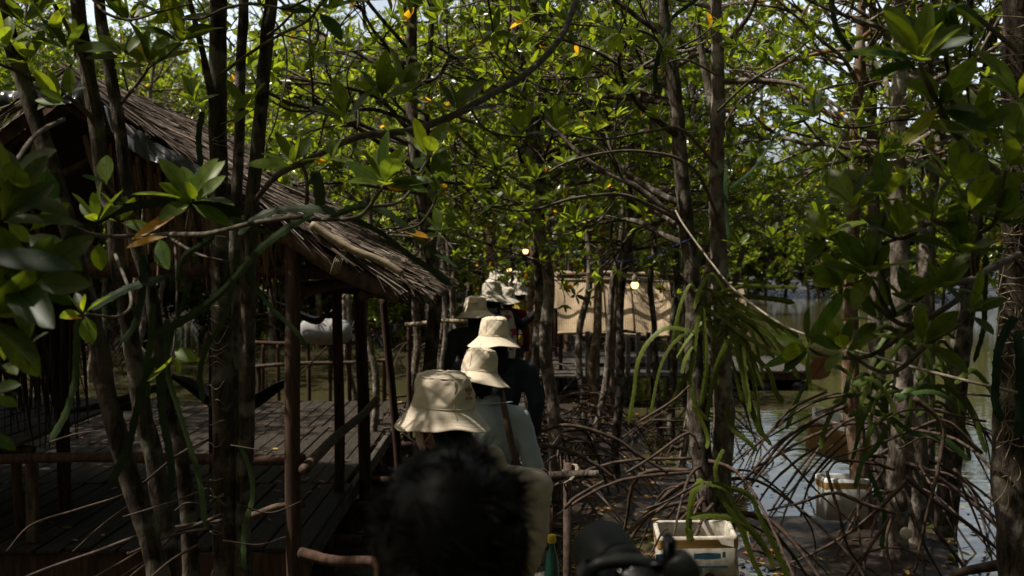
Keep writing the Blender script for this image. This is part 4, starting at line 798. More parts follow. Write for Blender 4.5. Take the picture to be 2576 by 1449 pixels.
# tangle of prop roots over the right mound
roots_r = [([(2250, 1290), (2180, 1270), (2100, 1240), (2010, 1265), (1930, 1285)], 14), ([(2250, 1180), (2190, 1165), (2110, 1160), (2080, 1190)], 12), ([(2080, 1185), (2110, 1290), (2140, 1390), (2200, 1440), (2260, 1470)], 11), ([(2300, 1000), (2370, 1070), (2360, 1180), (2330, 1300), (2300, 1440)], 16), ([(2280, 1200), (2350, 1260), (2450, 1330), (2540, 1410)], 18), ([(2280, 1210), (2220, 1270), (2150, 1330), (2050, 1390), (1930, 1440)], 14), ([(2060, 1120), (1990, 1170), (1930, 1230), (1890, 1300)], 10),
           ([(2130, 1020), (2040, 1060), (1950, 1120), (1880, 1200)], 12), ([(2120, 1010), (2020, 1080), (1930, 1170), (1860, 1260)], 12), ([(2470, 1140), (2380, 1060), (2300, 1080), (2200, 1120), (2100, 1150)], 12), ([(2480, 1060), (2300, 1030), (2200, 1070)], 8), ([(2080, 985), (1990, 1030), (1920, 1110), (1890, 1180)], 9), ([(1960, 1130), (2060, 1240), (2160, 1330)], 8), ([(1890, 1380), (2010, 1430), (2080, 1480)], 9), ([(2240, 1300), (2180, 1390), (2130, 1470)], 11),
           ([(2250, 1290), (2230, 1360), (2250, 1470)], 12), ([(2290, 1290), (2330, 1380), (2380, 1470)], 12), ([(2350, 1330), (2420, 1420), (2440, 1480)], 14), ([(2400, 1180), (2470, 1260), (2530, 1360)], 10), ([(2390, 1160), (2450, 1290), (2490, 1400)], 10), ([(2110, 1470), (2180, 1390), (2270, 1380), (2330, 1420)], 11), ([(1880, 1290), (1960, 1330), (2060, 1420), (2100, 1470)], 8), ([(2520, 1420), (2420, 1440), (2300, 1500)], 34), ([(2140, 990), (2030, 1020), (1900, 1120), (1870, 1150)], 9), ([(2400, 1140), (2330, 1100), (2260, 1130)], 9), ([(1890, 1180), (2000, 1130), (2090, 1150)], 8)]
for i, (pp, w_) in enumerate(roots_r):
    mb = MB(); d = 4.0 if w_ == 34 else gm.uniform(6.6, 7.6); sp = spline(P(*pp, d=d), 8); tube(mb, sp, np.linspace(w_*.42, w_*.2, len(sp))*d/F, 7, .2, int(gm.integers(1e6)))
    mb.build('root', M['root'], TI if w_ == 34 else T['h'][0])
# roots standing in the shallow water beyond the walkers' right side
mbr = [([(1345, 1090), (1430, 1070), (1540, 1100), (1600, 1140), (1680, 1190)], 10, 6.4), ([(1350, 1120), (1420, 1130), (1500, 1170), (1540, 1200)], 12, 6.2), ([(1380, 1200), (1440, 1195), (1506, 1193)], 26, 5.6), ([(1650, 1290), (1700, 1250), (1760, 1215)], 7, 5.8), ([(1625, 1280), (1680, 1260), (1730, 1230)], 7, 5.7), ([(1575, 1190), (1640, 1150), (1730, 1090), (1760, 1130)], 8, 6.0), ([(1420, 1280), (1450, 1250), (1520, 1210)], 9, 5.4), ([(1640, 1390), (1665, 1340), (1680, 1330)], 6, 5.2), ([(1610, 1060), (1690, 1010), (1735, 970)], 7, 6.2)]
for pp, w_, d in mbr:
    mb = MB(); sp = spline(P(*pp, d=d), 8); tube(mb, sp, np.linspace(w_*.5, w_*.4, len(sp))*d/F, 8, .1, int(gm.integers(1e6)))
    if w_ == 26:
        rl = empty('rail', tuple(at(1440, 1195, 5.6)), 'short pole rail lashed to a stub post right of the blue shirt', 'rail'); mb.build('pole', M['bark'], rl)
        m2 = MB(); a_ = at(1428, 1165, 5.68); tube(m2, [(a_[0], a_[1], -.7), a_], .024, 9, .08, 3); m2.build('post', M['root'], rl)
        m2 = MB(); c_ = at(1428, 1196, 5.6)
        for k in range(4): th = np.linspace(0, TAU, 14); tube(m2, np.stack([c_[0]+.05*np.cos(th)+k*.004, c_[1]+.04+.075*np.sin(th), c_[2]+.045*np.sin(th*1+1)], -1), .004, 5)
        m2.build('lashing', M['rope'], rl)
    else: mb.build('root', M['root'], T['g'][0])
# more small prop roots where the middle trunks stand
for tr_ in [o for o in COL.objects if o.get('label', '').startswith(('dark mangrove trunk the', 'knotty grey', 'thin mangrove trunk standing'))]:
    b0 = np.array(tr_.location); b0[2] = -.62; lst = []; stilt_roots(lst, b0, gm, 16, (.3, 1.0), (.4, 1.4), (.006, .012), separate=True)
    for q in lst: o = q.build('root', M['root'], None); o.parent = tr_; o.matrix_parent_inverse = (Matrix.Translation(tr_.location) @ tr_.rotation_euler.to_matrix().to_4x4() @ Matrix.Diagonal((*tr_.scale, 1))).inverted()

# ------------------------------------------------------------------ thatched hut
gh = np.random.default_rng(21)
RX, RZ, EX, EZ, HY0, HY1 = -2.72, 3.00, -.66, 1.70, 6.15, 9.05
hut = empty('thatched_hut', (RX, 7.5, 0), 'weathered open hut with a sagging palm thatch roof left of the walkers', 'hut')
sl_ = np.array([EX-RX, 0, EZ-RZ]); SL_L = np.linalg.norm(sl_); sd = sl_/SL_L; sn = np.array([-sd[2], 0, sd[0]])
if sn[2] < 0: sn = -sn
mb = MB()
for sg in (1, -1):
    dx = np.array([sd[0]*sg, 0, sd[2]]); nx = np.array([sn[0]*sg, 0, sn[2]]); K = 12; Ny = 14
    u = np.linspace(0, SL_L+(0 if sg > 0 else .4), K); yv = np.linspace(HY0+.03, HY1-.03, Ny)
    top = np.array([RX, 0, RZ])+u[:, None, None]*dx+np.array([0, 1, 0])*yv[None, :, None]+nx*(.055-.05*np.sin(u/SL_L*math.pi))[:, None, None]
    bot = top-nx*.09
    n1 = K*Ny; v = np.concatenate([top.reshape(-1, 3), bot.reshape(-1, 3)]); f = grid_faces(K, Ny)
    rim = list(range(Ny))+[i*Ny+Ny-1 for i in range(1, K)]+[(K-1)*Ny+j for j in range(Ny-2, -1, -1)]+[i*Ny for i in range(K-2, 0, -1)]
    fr = np.array([[rim[i], rim[(i+1) % len(rim)], rim[(i+1) % len(rim)]+n1, rim[i]+n1] for i in range(len(rim))])
    mb.add(v, [f, f[:, ::-1]+n1, fr])
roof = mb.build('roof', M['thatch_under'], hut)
# palm leaf blades of the thatch
def blades(mb, P0, D, Nn, L, w, col, sag):
    N = len(P0); D = norm(D); s = norm(np.cross(D, Nn)); n2 = np.cross(s, D); t = np.array([0, .35, .7, 1.])
    mid = P0[:, None]+D[:, None]*(L[:, None, None]*t[None, :, None])-n2[:, None]*(sag[:, None]*t[None]**2)[..., None]
    wv = (w[:, None]*np.array([.7, 1, .8, .25])[None])[..., None]*s[:, None]/2
    tw = n2[:, None]*(w[:, None]*.25)[..., None]
    v = np.stack([mid-wv, mid+tw, mid+wv], 2).reshape(-1, 3); i = np.arange(3)[:, None]*3
    f = np.concatenate([np.concatenate([i, i+1, i+4, i+3], 1), np.concatenate([i+1, i+2, i+5, i+4], 1)])
    mb.add(v, (f[None]+(np.arange(N)*12)[:, None, None]).reshape(-1, 4), np.repeat(col, 12, 0))
TC = np.array([[.20, .155, .12], [.28, .225, .18], [.13, .09, .065], [.10, .062, .042], [.34, .29, .24]])
mb = MB()
for sg, N in ((1, 9500), (-1, 1800)):
    u = gh.random(N)*1.05*(SL_L+(0 if sg > 0 else .4))-.12; y = gh.uniform(HY0-.05, HY1+.05, N)
    e_ = gh.random(N) < .18; u[e_] = gh.uniform(SL_L*.80, SL_L-.02, e_.sum())
    v_ = gh.random(N) < .14; y[v_] = np.where(gh.random(v_.sum()) < .5, HY0+gh.uniform(-.05, .06, v_.sum()), HY1+gh.uniform(-.06, .05, v_.sum()))
    dx = np.array([sd[0]*sg, 0, sd[2]]); nx = np.array([sn[0]*sg, 0, sn[2]])
    p0 = np.array([RX, 0, RZ])+u[:, None]*dx+np.stack([0*y, y, 0*y], 1)+nx*(.07-.05*np.sin(np.clip(u/SL_L, 0, 1)*math.pi)+gh.uniform(0, .05, N))[:, None]
    D = dx+np.stack([gh.normal(0, .06, N), gh.normal(0, .22, N), gh.normal(.02, .07, N)], 1)
    L = gh.uniform(.22, .6, N); L = np.minimum(L, np.maximum(SL_L-.02-u, .12)+gh.uniform(0, .06, N))
    blades(mb, p0, D, nx+gh.normal(0, .45, (N, 3)), L, gh.uniform(.005, .024, N), TC[gh.choice(5, N, p=[.30, .17, .28, .17, .08])]*gh.uniform(.35, .95, N)[:, None], gh.uniform(-.02, .08, N))
N = 420; u = gh.random(N)*SL_L*.95; y = gh.uniform(HY0, HY1, N); dx = sd; p0 = np.array([RX, 0, RZ])+u[:, None]*dx+np.stack([0*y, y, 0*y], 1)+sn*(.085-.05*np.sin(np.clip(u/SL_L, 0, 1)*math.pi)+gh.uniform(0, .05, N))[:, None]
blades(mb, p0, dx+np.stack([gh.normal(0, .05, N), gh.normal(0, .45, N), gh.normal(.03, .05, N)], 1), sn+gh.normal(0, .3, (N, 3)), np.minimum(gh.uniform(.15, .5, N), np.maximum(SL_L-u, .12)), gh.uniform(.025, .06, N), TC[gh.choice(5, N)]*gh.uniform(.4, 1.0, N)[:, None], gh.uniform(-.03, .1, N))
mb.build('thatch', M['thatch'], hut, color=True)
# dark ragged ends at the eave
mb = MB(); N = 900; y = gh.uniform(HY0, HY1, N); p0 = np.stack([EX-gh.uniform(.10, .32, N), y, EZ+.06+gh.uniform(-.04, .09, N)+.1], 1)
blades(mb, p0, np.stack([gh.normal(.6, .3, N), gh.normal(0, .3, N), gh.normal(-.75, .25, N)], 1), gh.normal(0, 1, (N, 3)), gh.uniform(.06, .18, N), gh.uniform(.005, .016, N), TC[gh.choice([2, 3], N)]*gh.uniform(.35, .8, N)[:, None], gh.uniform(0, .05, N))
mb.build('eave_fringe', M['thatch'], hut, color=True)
def log(name, a, b_, r0, r1, m, parent, seed=0, bump=.06):
    mb = MB(); sp = np.array([np.asarray(a)+(np.asarray(b_)-np.asarray(a))*t for t in np.linspace(0, 1, 26)])
    sp[:, 2] += .012*np.sin(np.linspace(0, 7, 26)+seed); sp[:, 0] += .008*np.sin(np.linspace(0, 5, 26)+seed*2)
    tube(mb, sp, np.linspace(r0, r1, 26), 10, bump, seed); return mb.build(name, M[m], parent)
log('rafter', at(700, 590, 6.12), at(1003, 748, 6.12), .052, .058, 'pole', hut, 1)
log('rafter', at(785, 568, 6.05), at(1012, 692, 6.05), .026, .022, 'bamboo', hut, 2)
log('rafter', at(180, 262, 6.16), at(760, 600, 6.2), .045, .045, 'post', hut, 3)
log('rafter', at(180, 250, 6.25), at(-150, 480, 6.25), .045, .045, 'post', hut, 4)
log('rafter', at(1003, 748, 9.0)-np.array([.05, 0, -.1]), (RX, 9.0, RZ-.12), .045, .045, 'post', hut, 5)
log('purlin', (EX-.25, HY0-.02, EZ+.03), (EX-.25, HY1+.02, EZ+.03), .035, .03, 'post', hut, 6)
log('purlin', (EX-1.0, HY0-.02, EZ+.50), (EX-1.0, HY1+.02, EZ+.50), .03, .03, 'bamboo', hut, 7)
log('ridge_pole', (RX, HY0-.06, RZ-.07), (RX, HY1+.06, RZ-.07), .04, .04, 'post', hut, 8)
log('beam', at(-300, 668, 6.3), at(985, 690, 6.3), .048, .05, 'post', hut, 9)
log('beam', at(720, 715, 8.7), at(985, 735, 8.7), .06, .06, 'post', hut, 10)
log('beam', (-1.33, 6.2, 1.76), (-1.33, 9.2, 1.74), .045, .045, 'post', hut, 11)
log('strut', at(120, 260, 6.3), at(40, 560, 6.3), .03, .03, 'bamboo', hut, 12)
log('strut', at(330, 330, 6.35), at(215, 620, 6.35), .028, .028, 'pole', hut, 13)
log('strut', at(60, 480, 6.4), at(330, 350, 6.4), .022, .022, 'pole', hut, 14)
for i, (px, d, y0, r_, m_) in enumerate([(735, 6.15, 600, .047, 'post'), (850, 8.26, 715, .042, 'post'), (915, 8.95, 705, .055, 'post')]):
    t_ = at(px, y0, d); dx = .05 if i == 2 else 0
    log('post', t_-np.array([dx, 0, 0]), (t_[0]+dx*.6, t_[1], -.75 if i != 1 else -.02), r_, r_*1.05, m_, hut, 20+i)
for i, (x, y) in enumerate([(-4.75, 6.2), (-4.75, 9.0), (-2.7, 9.0), (-3.42, 7.55)]): log('post', (x, y, 1.85), (x, y, -.75), .05, .05, 'post', hut, 30+i)
mb = MB(); c_ = at(845, 660, 6.1)
for k in range(5):
    th = np.linspace(0, TAU, 14); tube(mb, np.stack([c_[0]+k*.012+.07*np.cos(th)*.4, c_[1]+.07*np.sin(th), c_[2]+.075*np.cos(th)], -1), .004, 5)
mb.build('lashing', M['rope'], hut)
# plastic tarpaulin folded under the thatch along the gable edge
def sheet(name, p_top, p_bot, m, parent, amp=.02, seed=0, n_=40, k=9):
    g = np.random.default_rng(seed); a = spline(p_top, 10); b_ = spline(p_bot, 10); t = np.linspace(0, 1, n_)
    ra = lambda q: np.stack([np.interp(t, np.linspace(0, 1, len(q)), q[:, i]) for i in range(3)], -1)
    a, b_ = ra(a), ra(b_); v = np.linspace(0, 1, k)[None, :, None]; p = a[:, None]*(1-v)+b_[:, None]*v
    ph = g.uniform(0, 6, 4); uu = t[:, None]*26; vv = np.linspace(0, 1, k)[None]
    off = amp*(np.sin(uu*.7+ph[0]+2*vv)+.6*np.sin(uu*1.6+ph[1]-3*vv)+.3*np.sin(uu*3.1+ph[2])); p = p.copy(); p[..., 1] -= off*(.3+vv); p[..., 2] += off*.5
    q = p.copy(); q[..., 1] += .004
    mb = MB(); mb.add(p.reshape(-1, 3), grid_faces(n_, k)); mb.add(q.reshape(-1, 3), grid_faces(n_, k)[:, ::-1]); return mb.build(name, M[m], parent)
sheet('tarpaulin', P((262, 268, 6.0), (330, 318, 6.0), (420, 372, 6.0), (535, 432, 6.0)), P((280, 330, 5.98), (340, 385, 5.98), (420, 420, 5.98), (520, 462, 5.98)), 'tarp', hut, .016, 3)
sheet('tarpaulin', P((275, 255, 6.08), (200, 205, 6.05), (120, 205, 6.05), (40, 225, 6.05), (-60, 262, 6.05)), P((265, 330, 6.0), (200, 262, 6.0), (130, 268, 6.0), (50, 252, 6.0), (-60, 285, 6.0)), 'tarp_black', hut, .02, 5)
# dry fronds hanging from the gable and the skirt at the left
mb = MB(); N = 190; t = gh.random(N)**.8; a_, b_ = at(200, 330, 6.24), at(720, 600, 6.24); p0 = a_+(b_-a_)*t[:, None]+np.stack([0*t, gh.uniform(0, .06, N), gh.uniform(-.05, .05, N)], 1)
blades(mb, p0, np.stack([gh.normal(.04, .12, N), gh.normal(0, .05, N), -np.ones(N)], 1), np.tile([0, -1., 0], (N, 1))+gh.normal(0, .6, (N, 3)), gh.uniform(.25, .75, N)*(1.15-t*.5), gh.uniform(.02, .055, N), np.array([[.15, .085, .05]])*gh.uniform(.4, 1.25, N)[:, None], gh.uniform(0, .05, N))
N = 60; p0 = np.stack([gh.uniform(-4.4, -2.9, N), gh.uniform(6.2, 6.35, N), gh.uniform(2.1, 2.7, N)], 1)
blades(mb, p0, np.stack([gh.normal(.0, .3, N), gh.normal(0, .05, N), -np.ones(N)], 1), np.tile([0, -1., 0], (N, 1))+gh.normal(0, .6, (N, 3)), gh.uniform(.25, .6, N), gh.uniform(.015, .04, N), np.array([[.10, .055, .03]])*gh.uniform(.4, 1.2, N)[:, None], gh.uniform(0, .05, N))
N = 700; p0 = np.stack([gh.uniform(-5.2, -3.05, N), gh.uniform(6.9, 7.1, N), gh.uniform(1.3, 1.85, N)], 1)
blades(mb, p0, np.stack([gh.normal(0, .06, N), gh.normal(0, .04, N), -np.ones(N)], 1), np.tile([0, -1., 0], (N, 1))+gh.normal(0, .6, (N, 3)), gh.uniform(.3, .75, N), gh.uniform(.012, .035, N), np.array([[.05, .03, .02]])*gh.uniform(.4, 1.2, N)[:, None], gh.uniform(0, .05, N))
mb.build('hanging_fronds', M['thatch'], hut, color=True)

# ------------------------------------------------------------------ wooden platform under and behind the hut
pf = empty('wooden_platform', (-3.3, 9.5, 0), 'dark weathered plank platform on stilts under the thatched hut', 'platform')
mb = MB()
for (y0, y1) in ((6.65, 8.55), (8.56, 11.38), (11.42, 13.4)):
    x = -5.9
    while x < -1.45:
        w_ = gh.uniform(.13, .175); e0, e1 = gh.uniform(-.04, .03), gh.uniform(-.03, .05)
        box(mb, (x, y0+e0*(y0 < 7), -.03+gh.uniform(-.004, .004)), (min(x+w_, -1.38), y1+e1*(y1 > 12), gh.uniform(-.005, .004)), bevel=.004); x += w_+gh.uniform(.008, .022)
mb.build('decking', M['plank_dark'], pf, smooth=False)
mb = MB(); box(mb, (-5.9, 6.66, -.20), (-1.36, 6.71, -.034), bevel=.006); mb.build('beam', M['post'], pf, smooth=False)
mb = MB(); box(mb, (-1.43, 6.72, -.17), (-1.375, 13.4, -.034), bevel=.006); mb.build('beam', M['plank'], pf, smooth=False)
for y in (7.6, 8.6, 9.6, 11.4, 13.2):
    log('beam', (-5.8, y, -.24), (-1.16, y+.05, -.235), .05, .05, 'post', pf, int(y*3))
for i, (x, y) in enumerate([(-1.42, 7.55), (-1.42, 8.55), (-1.42, 9.7), (-1.42, 11.4), (-1.42, 13.2), (-3.5, 6.8), (-5.4, 6.8), (-2.4, 6.8)]):
    log('leg', (x, y, -.05), (x+.02, y, -1.1), .045, .05, 'post', pf, 50+i)
rl = empty('rail', tuple(at(760, 1155, 6.3)), 'knotty pole rail around the hut platform with one short post at its left', 'rail')
log('pole', at(-250, 1157, 6.75), at(762, 1152, 6.3), .034, .036, 'post', rl, 61); log('pole', at(768, 1178, 6.1), at(948, 1003, 9.0), .036, .032, 'pole', rl, 62)
log('pole', at(760, 1395, 5.9), at(985, 1425, 5.6), .034, .03, 'post', rl, 65); log('pole', at(560, 1310, 6.0), at(770, 1265, 6.2), .026, .022, 'pole', rl, 66)
mb = MB(); a_ = at(80, 1150, 6.78); box(mb, (a_[0]-.036, a_[1]-.03, .002), (a_[0]+.036, a_[1]+.03, a_[2]), bevel=.008); mb.build('post', M['pole'], rl, smooth=False)
bn = empty('bench', (-4.6, 7.6, 0), 'slatted bench on the hut platform at the far left, its boards flecked with sun', 'bench')
mb = MB(); x = -6.2
while x < -3.42:
    box(mb, (x, 6.75, .655), (x+.095, 9.0, .68+gh.uniform(-.004, .004)), bevel=.004); x += .108
mb.build('seat', M['plank'], bn, smooth=False)
log('beam', (-6.2, 8.85, .61), (-3.35, 8.85, .61), .035, .035, 'post', bn, 71); log('beam', (-6.2, 6.95, .61), (-3.35, 6.95, .61), .035, .035, 'post', bn, 72)
for i, (x, y) in enumerate([(-3.5, 8.8), (-3.5, 7.0), (-5.6, 7.0)]): log('leg', (x, y, .6), (x, y, .005), .035, .035, 'post', bn, 73+i)
# slanting pole at the far left, hammocks and the canvas roll behind the hut
sp_ = empty('pole', tuple(at(60, 1050, 7.2)), 'dark slanting pole leaning across the hut platform at the far left', 'pole'); log('shaft', at(-60, 1115, 7.6), at(395, 975, 8.8), .04, .035, 'post', sp_, 81)
def hammock(a, m_, b_, w, label):
    t = empty('hammock', tuple(m_), label, 'hammock'); p = spline([a, m_, b_], 16); n_ = len(p); u = np.linspace(0, 1, n_); k = 9
    ww = w*np.sin(np.clip(u, .03, .97)*math.pi)**.6; v = np.linspace(-1, 1, k); up_ = .5*(v**2)
    q = p[:, None]+np.stack([np.zeros((n_, k)), ww[:, None]*v[None]*.6, ww[:, None]*up_[None]], -1)
    mb = MB(); mb.add(q.reshape(-1, 3), grid_faces(n_, k)); q2 = q-np.array([0, 0, .006]); mb.add(q2.reshape(-1, 3), grid_faces(n_, k)[:, ::-1]); mb.build('sling', M['cloth_black'], t)
    for e, c in ((a, p[1]), (b_, p[-2])):
        mb = MB(); d = norm(np.asarray(e)-np.asarray(c)); tube(mb, [np.asarray(e), np.asarray(e)+d*.35+np.array([0, 0, .12])], .008, 5); mb.build('cord', M['rope'], t)
hammock(at(430, 950, 9.2), at(590, 1045, 9.2), at(742, 955, 9.2), .30, 'black cloth hammock slung low under the hut roof')
hammock(at(690, 760, 11.5), at(790, 815, 11.5), at(832, 785, 11.5), .16, 'small dark hammock hanging before the grey canvas roll')
mb = MB(); a_, b_ = at(752, 832, 14), at(885, 836, 14); pts = [a_+(b_-a_)*t for t in np.linspace(0, 1, 16)]
tube(mb, pts, [.06, .14, .17, .18, .185, .185, .18, .185, .18, .185, .18, .18, .18, .17, .15, .05], 14, .05, 5)
cv = tag(mb.build('canvas_roll', M['canvas'], origin=(a_+b_)/2), 'grey canvas roll lying on a pole rail behind the hut', 'canvas roll')
rl2 = empty('rail', tuple(at(800, 870, 14.1)), 'thin pole rail with upright stakes behind the hut, carrying the canvas roll', 'rail'); log('pole', at(640, 862, 14), at(905, 862, 14), .03, .03, 'post', rl2, 91)
for i, px in enumerate((660, 700, 775, 830, 880)): a_ = at(px, 864, 14); log('stake', a_, (a_[0], a_[1], -.9), .03, .03, 'post', rl2, 92+i)
rl3 = empty('rail', tuple(at(1130, 850, 12)), 'sunlit pole rail between the dark trunks left of the charcoal shirt', 'rail'); log('pole', at(1020, 815, 12), at(1175, 806, 11.5), .03, .025, 'bamboo', rl3, 98); log('stake', at(1030, 815, 12.05), at(1030, 815, 12.05)*[1, 1, 0]-np.array([0, 0, .7]), .03, .03, 'post', rl3, 99)
rl4 = empty('rail', tuple(at(820, 915, 12)), 'low pole rail beyond the hut platform above the littered mud', 'rail'); log('pole', at(640, 922, 13.6), at(985, 905, 13.9), .028, .025, 'pole', rl4, 100); log('stake', at(650, 922, 13.62), at(650, 922, 13.62)*[1, 1, 0]-np.array([0, 0, .7]), .03, .03, 'post', rl4, 101)
log('stake', at(968, 906, 13.9), at(968, 906, 13.9)*[1, 1, 0]-np.array([0, 0, .7]), .03, .03, 'post', rl4, 102)
# dark straight pole leaning by the path
pl = empty('pole', tuple(at(1000, 1000, 10)), 'dark straight pole leaning under the hut eave', 'pole'); log('shaft', at(965, 745, 9.4), tuple(at(1012, 1010, 9.6))[:2]+(-.6,), .036, .042, 'post', pl, 103)

# ------------------------------------------------------------------ woven blinds, fence and docks ahead
def blind(pts_top, drop, d, label, m='mat', bow=.05, parts=True):
    a_, b_ = at(*pts_top[0], d), at(*pts_top[1], d); t = empty('bamboo_blind', tuple((a_+b_)/2), label, 'blind'); n_, k = 30, 14; u = np.linspace(0, 1, n_); v = np.linspace(0, 1, k)
    p = a_+(b_-a_)*u[:, None, None]+np.zeros((n_, k, 1)); p[..., 2] -= drop*v[None]*(1+.03*np.sin(u*9)[:, None]); p[..., 1] += .55*(1-v)[None]*drop/.82; p[..., 1] -= bow*np.sin(v*2.2)[None]+.03*np.sin(u*8)[:, None]*v[None]
    p[..., 2] -= .05*np.sin(u*math.pi)[:, None]+.05*np.sin(u*7+1)[:, None]*v[None]; p[..., 1] += .05*np.sin(u*17)[:, None]*np.sin(v*3)[None]
    q = p.copy(); q[..., 1] += .012; mb = MB(); mb.add(p.reshape(-1, 3), grid_faces(n_, k)[:, ::-1]); mb.add(q.reshape(-1, 3), grid_faces(n_, k)); mb.build('mat', M[m], t)
    tb = np.array([0, .55*drop/.82, 0]); log('rod', a_-(b_-a_)*.03+tb, b_+(b_-a_)*.03+tb, .022, .02, 'bamboo', t, 111); e0, e1 = p[0, -1], p[-1, -1]; log('rod', e0, e1, .018, .018, 'bamboo', t, 112)
    for f in (.08, .92) if parts else ():
        mb = MB(); c = a_+(b_-a_)*f+tb; tube(mb, [c+np.array([0, .0, .6]), c], .006, 5); mb.build('cord', M['rope'], t)
    for f in (.42, .66) if parts else ():
        i = int(f*n_); mb = MB(); tube(mb, p[i]-np.array([0, .012, 0]), .008, 5); mb.build('cord', M['post'], t)
    return t
blind([(1404, 704), (1696, 709)], .80, 16.0, 'broad woven bamboo blind dappled with sun above the picket fence')
blind([(1832, 720), (1892, 716)], .95, 15.0, 'narrow brown woven blind hanging behind the cactus trunks', 'mat_dark')
blind([(1330, 690), (1402, 694)], .50, 17.5, 'small olive woven blind behind the dark trunks left of the broad one', 'mat_dark')
sr = empty('blind_frame', tuple(at(1560, 690, 16.6)), 'pole frame the broad woven blind hangs from', 'frame')
for i, px in enumerate((1388, 1722)): a_ = at(px, 672, 16.12); log('post', a_, (a_[0], a_[1], -.9), .02, .024, 'post', sr, 120+i)
log('beam', at(1400, 690, 16.1), at(1715, 692, 16.1), .035, .035, 'pole', sr, 124)
hm = empty('mat_roof', tuple(at(1550, 690, 19)), 'pale woven roof mat laid flat behind the broad blind', 'roof mat')
mb = MB(); a_, b_ = at(1405, 698, 17.0), at(1690, 698, 17.0); n_, k = 24, 8; u = np.linspace(0, 1, n_); v = np.linspace(0, 1, k); p = a_+(b_-a_)*u[:, None, None]+np.zeros((n_, k, 1)); p[..., 1] += 2.2*v[None]; p[..., 2] += .06*v[None]+.02*np.sin(u*14)[:, None]
q = p-np.array([0, 0, .015]); mb.add(p.reshape(-1, 3), grid_faces(n_, k)[:, ::-1]); mb.add(q.reshape(-1, 3), grid_faces(n_, k)); mb.build('mat', M['mat'], hm)
for i, px in enumerate((1412, 1684)):
    for d in (17.05, 19.1): a_ = at(px, 712, 17.05); log('post', (a_[0], d, 1.5), (a_[0], d, -.9), .035, .035, 'post', hm, 130+i)
fn = empty('picket_fence', tuple(at(1560, 890, 15)), 'grey picket fence of uneven boards below the broad woven blind', 'fence')
for i, px in enumerate(np.arange(1478, 1650, 25.5)):
    a_, b_ = at(px, 838+gh.uniform(-6, 8), 15), at(px+gh.uniform(-2, 2), 936, 15); mb = MB(); box(mb, (a_[0]-.036, 14.985, b_[2]-.08), (a_[0]+.036, 15.005, a_[2]), bevel=.004); mb.build('picket', M['plank'], fn, smooth=False)
for y in (852, 918): mb = MB(); a_, b_ = at(1462, y, 15.03), at(1662, y, 15.03); box(mb, (a_[0], 15.007, a_[2]-.03), (b_[0], 15.035, a_[2]+.03)); mb.build('rail', M['post'], fn, smooth=False)
dk = empty('wooden_platform', (1.7, 17.8, 0), 'sunlit plank platform behind the picket fence', 'platform'); mb = MB(); y = 16.2
while y < 20.2: box(mb, (.3, y, -.04), (3.1, y+.14, gh.uniform(-.006, .004)), bevel=.004); y += .155
mb.build('decking', M['plank'], dk, smooth=False)
for i, (x, y) in enumerate([(.5, 16.4), (2.9, 16.4), (.5, 20), (2.9, 20), (1.7, 16.4)]): log('leg', (x, y, -.045), (x, y, -1.2), .05, .05, 'post', dk, 140+i)
dk = empty('floating_dock', (4.65, 18.8, -.4), 'low grey floating dock on the pond behind the cactus stems', 'dock'); mb = MB(); x = 3.75
while x < 5.5: box(mb, (x, 18.0, -.17), (x+.14, 20.6, -.13+gh.uniform(-.004, .004)), bevel=.004); x += .152
mb.build('decking', M['plank'], dk, smooth=False); mb = MB()
for y in (18.03, 19.3, 20.45): mb = MB(); box(mb, (3.72, y, -.30), (5.5, y+.1, -.175)); mb.build('beam', M['post'], dk, smooth=False)
for x in (3.95, 4.6, 5.25): mb = MB(); tube(mb, [(x, 18.05, -.46), (x, 20.5, -.46)], .15, 14); mb.build('float', M['tarp_black'], dk)
for i, (x, h) in enumerate([(4.35, .35), (4.9, .55), (5.35, .32)]): mb = MB(); box(mb, (x-.05, 20.62, -1.0), (x+.05, 20.7, h), bevel=.01); tag(mb.build('mooring_post', M['plank'], origin=(x, 20.66, -.5), smooth=False), ['short grey mooring post at the dock, nearest the cactus trunks', 'tallest grey mooring post behind the middle of the floating dock', 'stubby grey mooring post at the right corner of the floating dock'][i], 'post')

